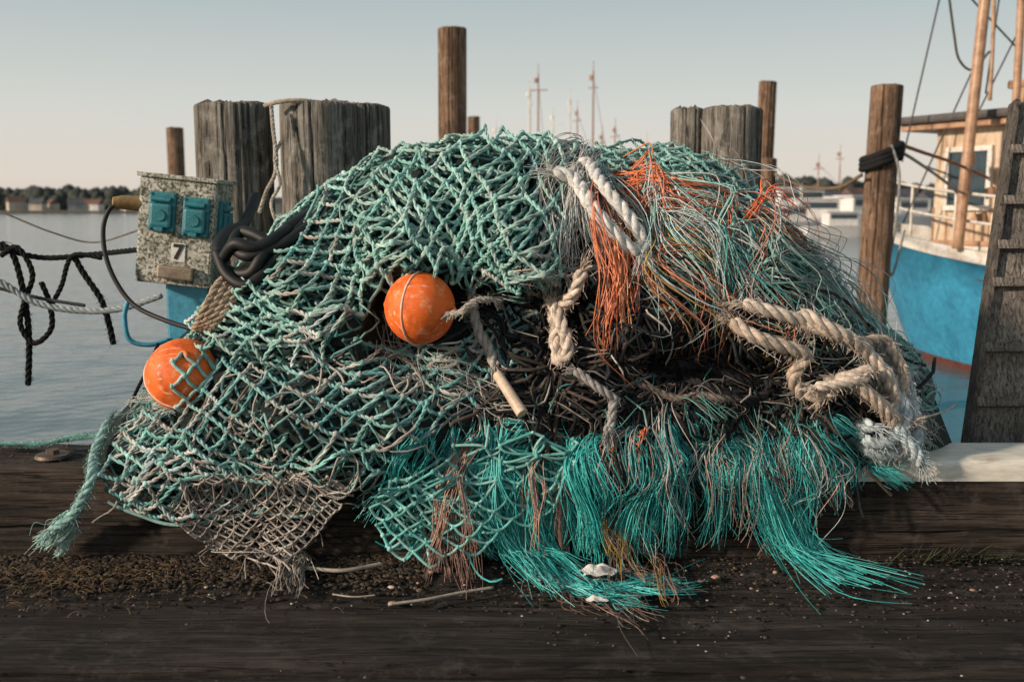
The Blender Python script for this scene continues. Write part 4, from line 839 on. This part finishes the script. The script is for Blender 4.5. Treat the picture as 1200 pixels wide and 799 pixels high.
def house(x,Y,w,d,h,wm,rfm,ang,lab):
    e=empty('house',(x,Y,WZ+1))
    V,Fc=boxv((0,0,h/2),(w,d,h));V2=np.array([(-w/2,-d/2,h),(w/2,-d/2,h),(w/2,d/2,h),(-w/2,d/2,h),(-w/2,0,h+d*.45),(w/2,0,h+d*.45)])
    o1=mk('wall',V,Fc,wm,smooth=False,origin=(0,0,0));o2=mk('roof',V2*[1.06,1.1,1]+[0,0,.02],[[0,1,5,4],[2,3,4,5],[0,4,3],[1,2,5],[0,3,2,1]],rfm,smooth=False,origin=(0,0,0))
    for q in(o1,o2):q.parent=e
    e.rotation_euler=(0,0,ang);setmeta(e,lab,'house','houses along the far shore')
for i in range(34):
    w_=r_.uniform(2.8,5.2);c_=[0,0,1,3,0,2,1][r_.integers(0,7)];k_=r_.integers(0,2)
    house(-215+i*4.6+r_.uniform(-1.5,1.5),352+r_.uniform(-8,30),w_,r_.uniform(3.5,5),r_.uniform(1.8,3.0),hmats[c_],rm[k_],r_.uniform(-.8,.8),['white','cream','brick','grey'][c_]+' house with '+['red','slate'][k_]+' roof on the far shore')
for i in range(12):
    w_=r_.uniform(4,7);c_=[0,0,1,3][r_.integers(0,4)];k_=r_.integers(0,2)
    house(72+i*6+r_.uniform(-1.5,1.5),262+r_.uniform(-5,20),w_,r_.uniform(4,5),r_.uniform(2.4,4.2),hmats[c_],rm[k_],r_.uniform(-.8,.8),['white','cream','brick','grey'][c_]+' house with '+['red','slate'][k_]+' roof on the far shore')

# ---------------------------------------------------------------- water
M_water,t,b=nt('harbour_water');b.inputs['Base Color'].default_value=(.09,.13,.145,1);b.inputs['Roughness'].default_value=.12;b.inputs['IOR'].default_value=1.33
v=coords(t,(1,1,1));w1=noise(t,v,1.1,3,.5);w2=noise(t,v,4.5,4,.55)
ad=t.nodes.new('ShaderNodeMath');ad.operation='MULTIPLY_ADD';ad.inputs[1].default_value=.28;t.links.new(w2,ad.inputs[0]);t.links.new(w1,ad.inputs[2]);bump(t,b,ad.outputs[0],.42,.11)
V=np.array([(-3000,-40,WZ),(3000,-40,WZ),(3000,4000,WZ),(-3000,4000,WZ)])
o=mk('water',V,[[0,1,2,3]],M_water,smooth=False,origin=(0,0,WZ));setmeta(o,kind='structure')

# ---------------------------------------------------------------- world and light
wd=bpy.data.worlds.new('World');sc.world=wd;wd.use_nodes=True;t=wd.node_tree;bg=t.nodes['Background']
sd=Vector((-.86,-.42,.36)).normalized();el=math.asin(sd.z);rot=math.atan2(sd.x,sd.y)
sk=t.nodes.new('ShaderNodeTexSky');sk.sky_type='NISHITA';sk.sun_disc=False;sk.sun_elevation=el;sk.sun_rotation=rot;sk.air_density=1.2;sk.dust_density=2.5
tc=t.nodes.new('ShaderNodeTexCoord');sx=t.nodes.new('ShaderNodeSeparateXYZ');t.links.new(tc.outputs['Generated'],sx.inputs[0])
r=ramp(t,[(0,(.58,.51,.45)),(.03,(.60,.54,.48)),(.09,(.53,.53,.50)),(.20,(.35,.405,.41)),(.45,(.23,.28,.30)),(1,(.18,.23,.26))]);t.links.new(sx.outputs['Z'],r.inputs['Fac'])
scl=t.nodes.new('ShaderNodeVectorMath');scl.operation='SCALE';scl.inputs['Scale'].default_value=.06;t.links.new(sk.outputs[0],scl.inputs[0])
mx=mixc(t,.84,scl.outputs[0],r.outputs['Color']);t.links.new(mx,bg.inputs['Color']);bg.inputs['Strength'].default_value=1.40
ld=bpy.data.lights.new('sun','SUN');ld.energy=4.4;ld.angle=math.radians(3);ld.color=(1,.82,.65);lo_=bpy.data.objects.new('sun',ld);COL.objects.link(lo_);lo_.rotation_euler=(-sd).to_track_quat('-Z','Y').to_euler();lo_.location=(-5,-4,6)
cam=bpy.data.cameras.new('camera');cam.sensor_width=36;cam.lens=36*F/1200;cam.clip_end=9000;cam.clip_start=.05
cam.dof.use_dof=True;cam.dof.focus_distance=2.5;cam.dof.aperture_fstop=4.0
co=bpy.data.objects.new('camera',cam);COL.objects.link(co);co.location=(0,0,CZ);co.rotation_euler=(math.pi/2-PITCH,0,0);sc.camera=co
sc.view_settings.view_transform='Standard';sc.view_settings.look='None';sc.view_settings.exposure=0
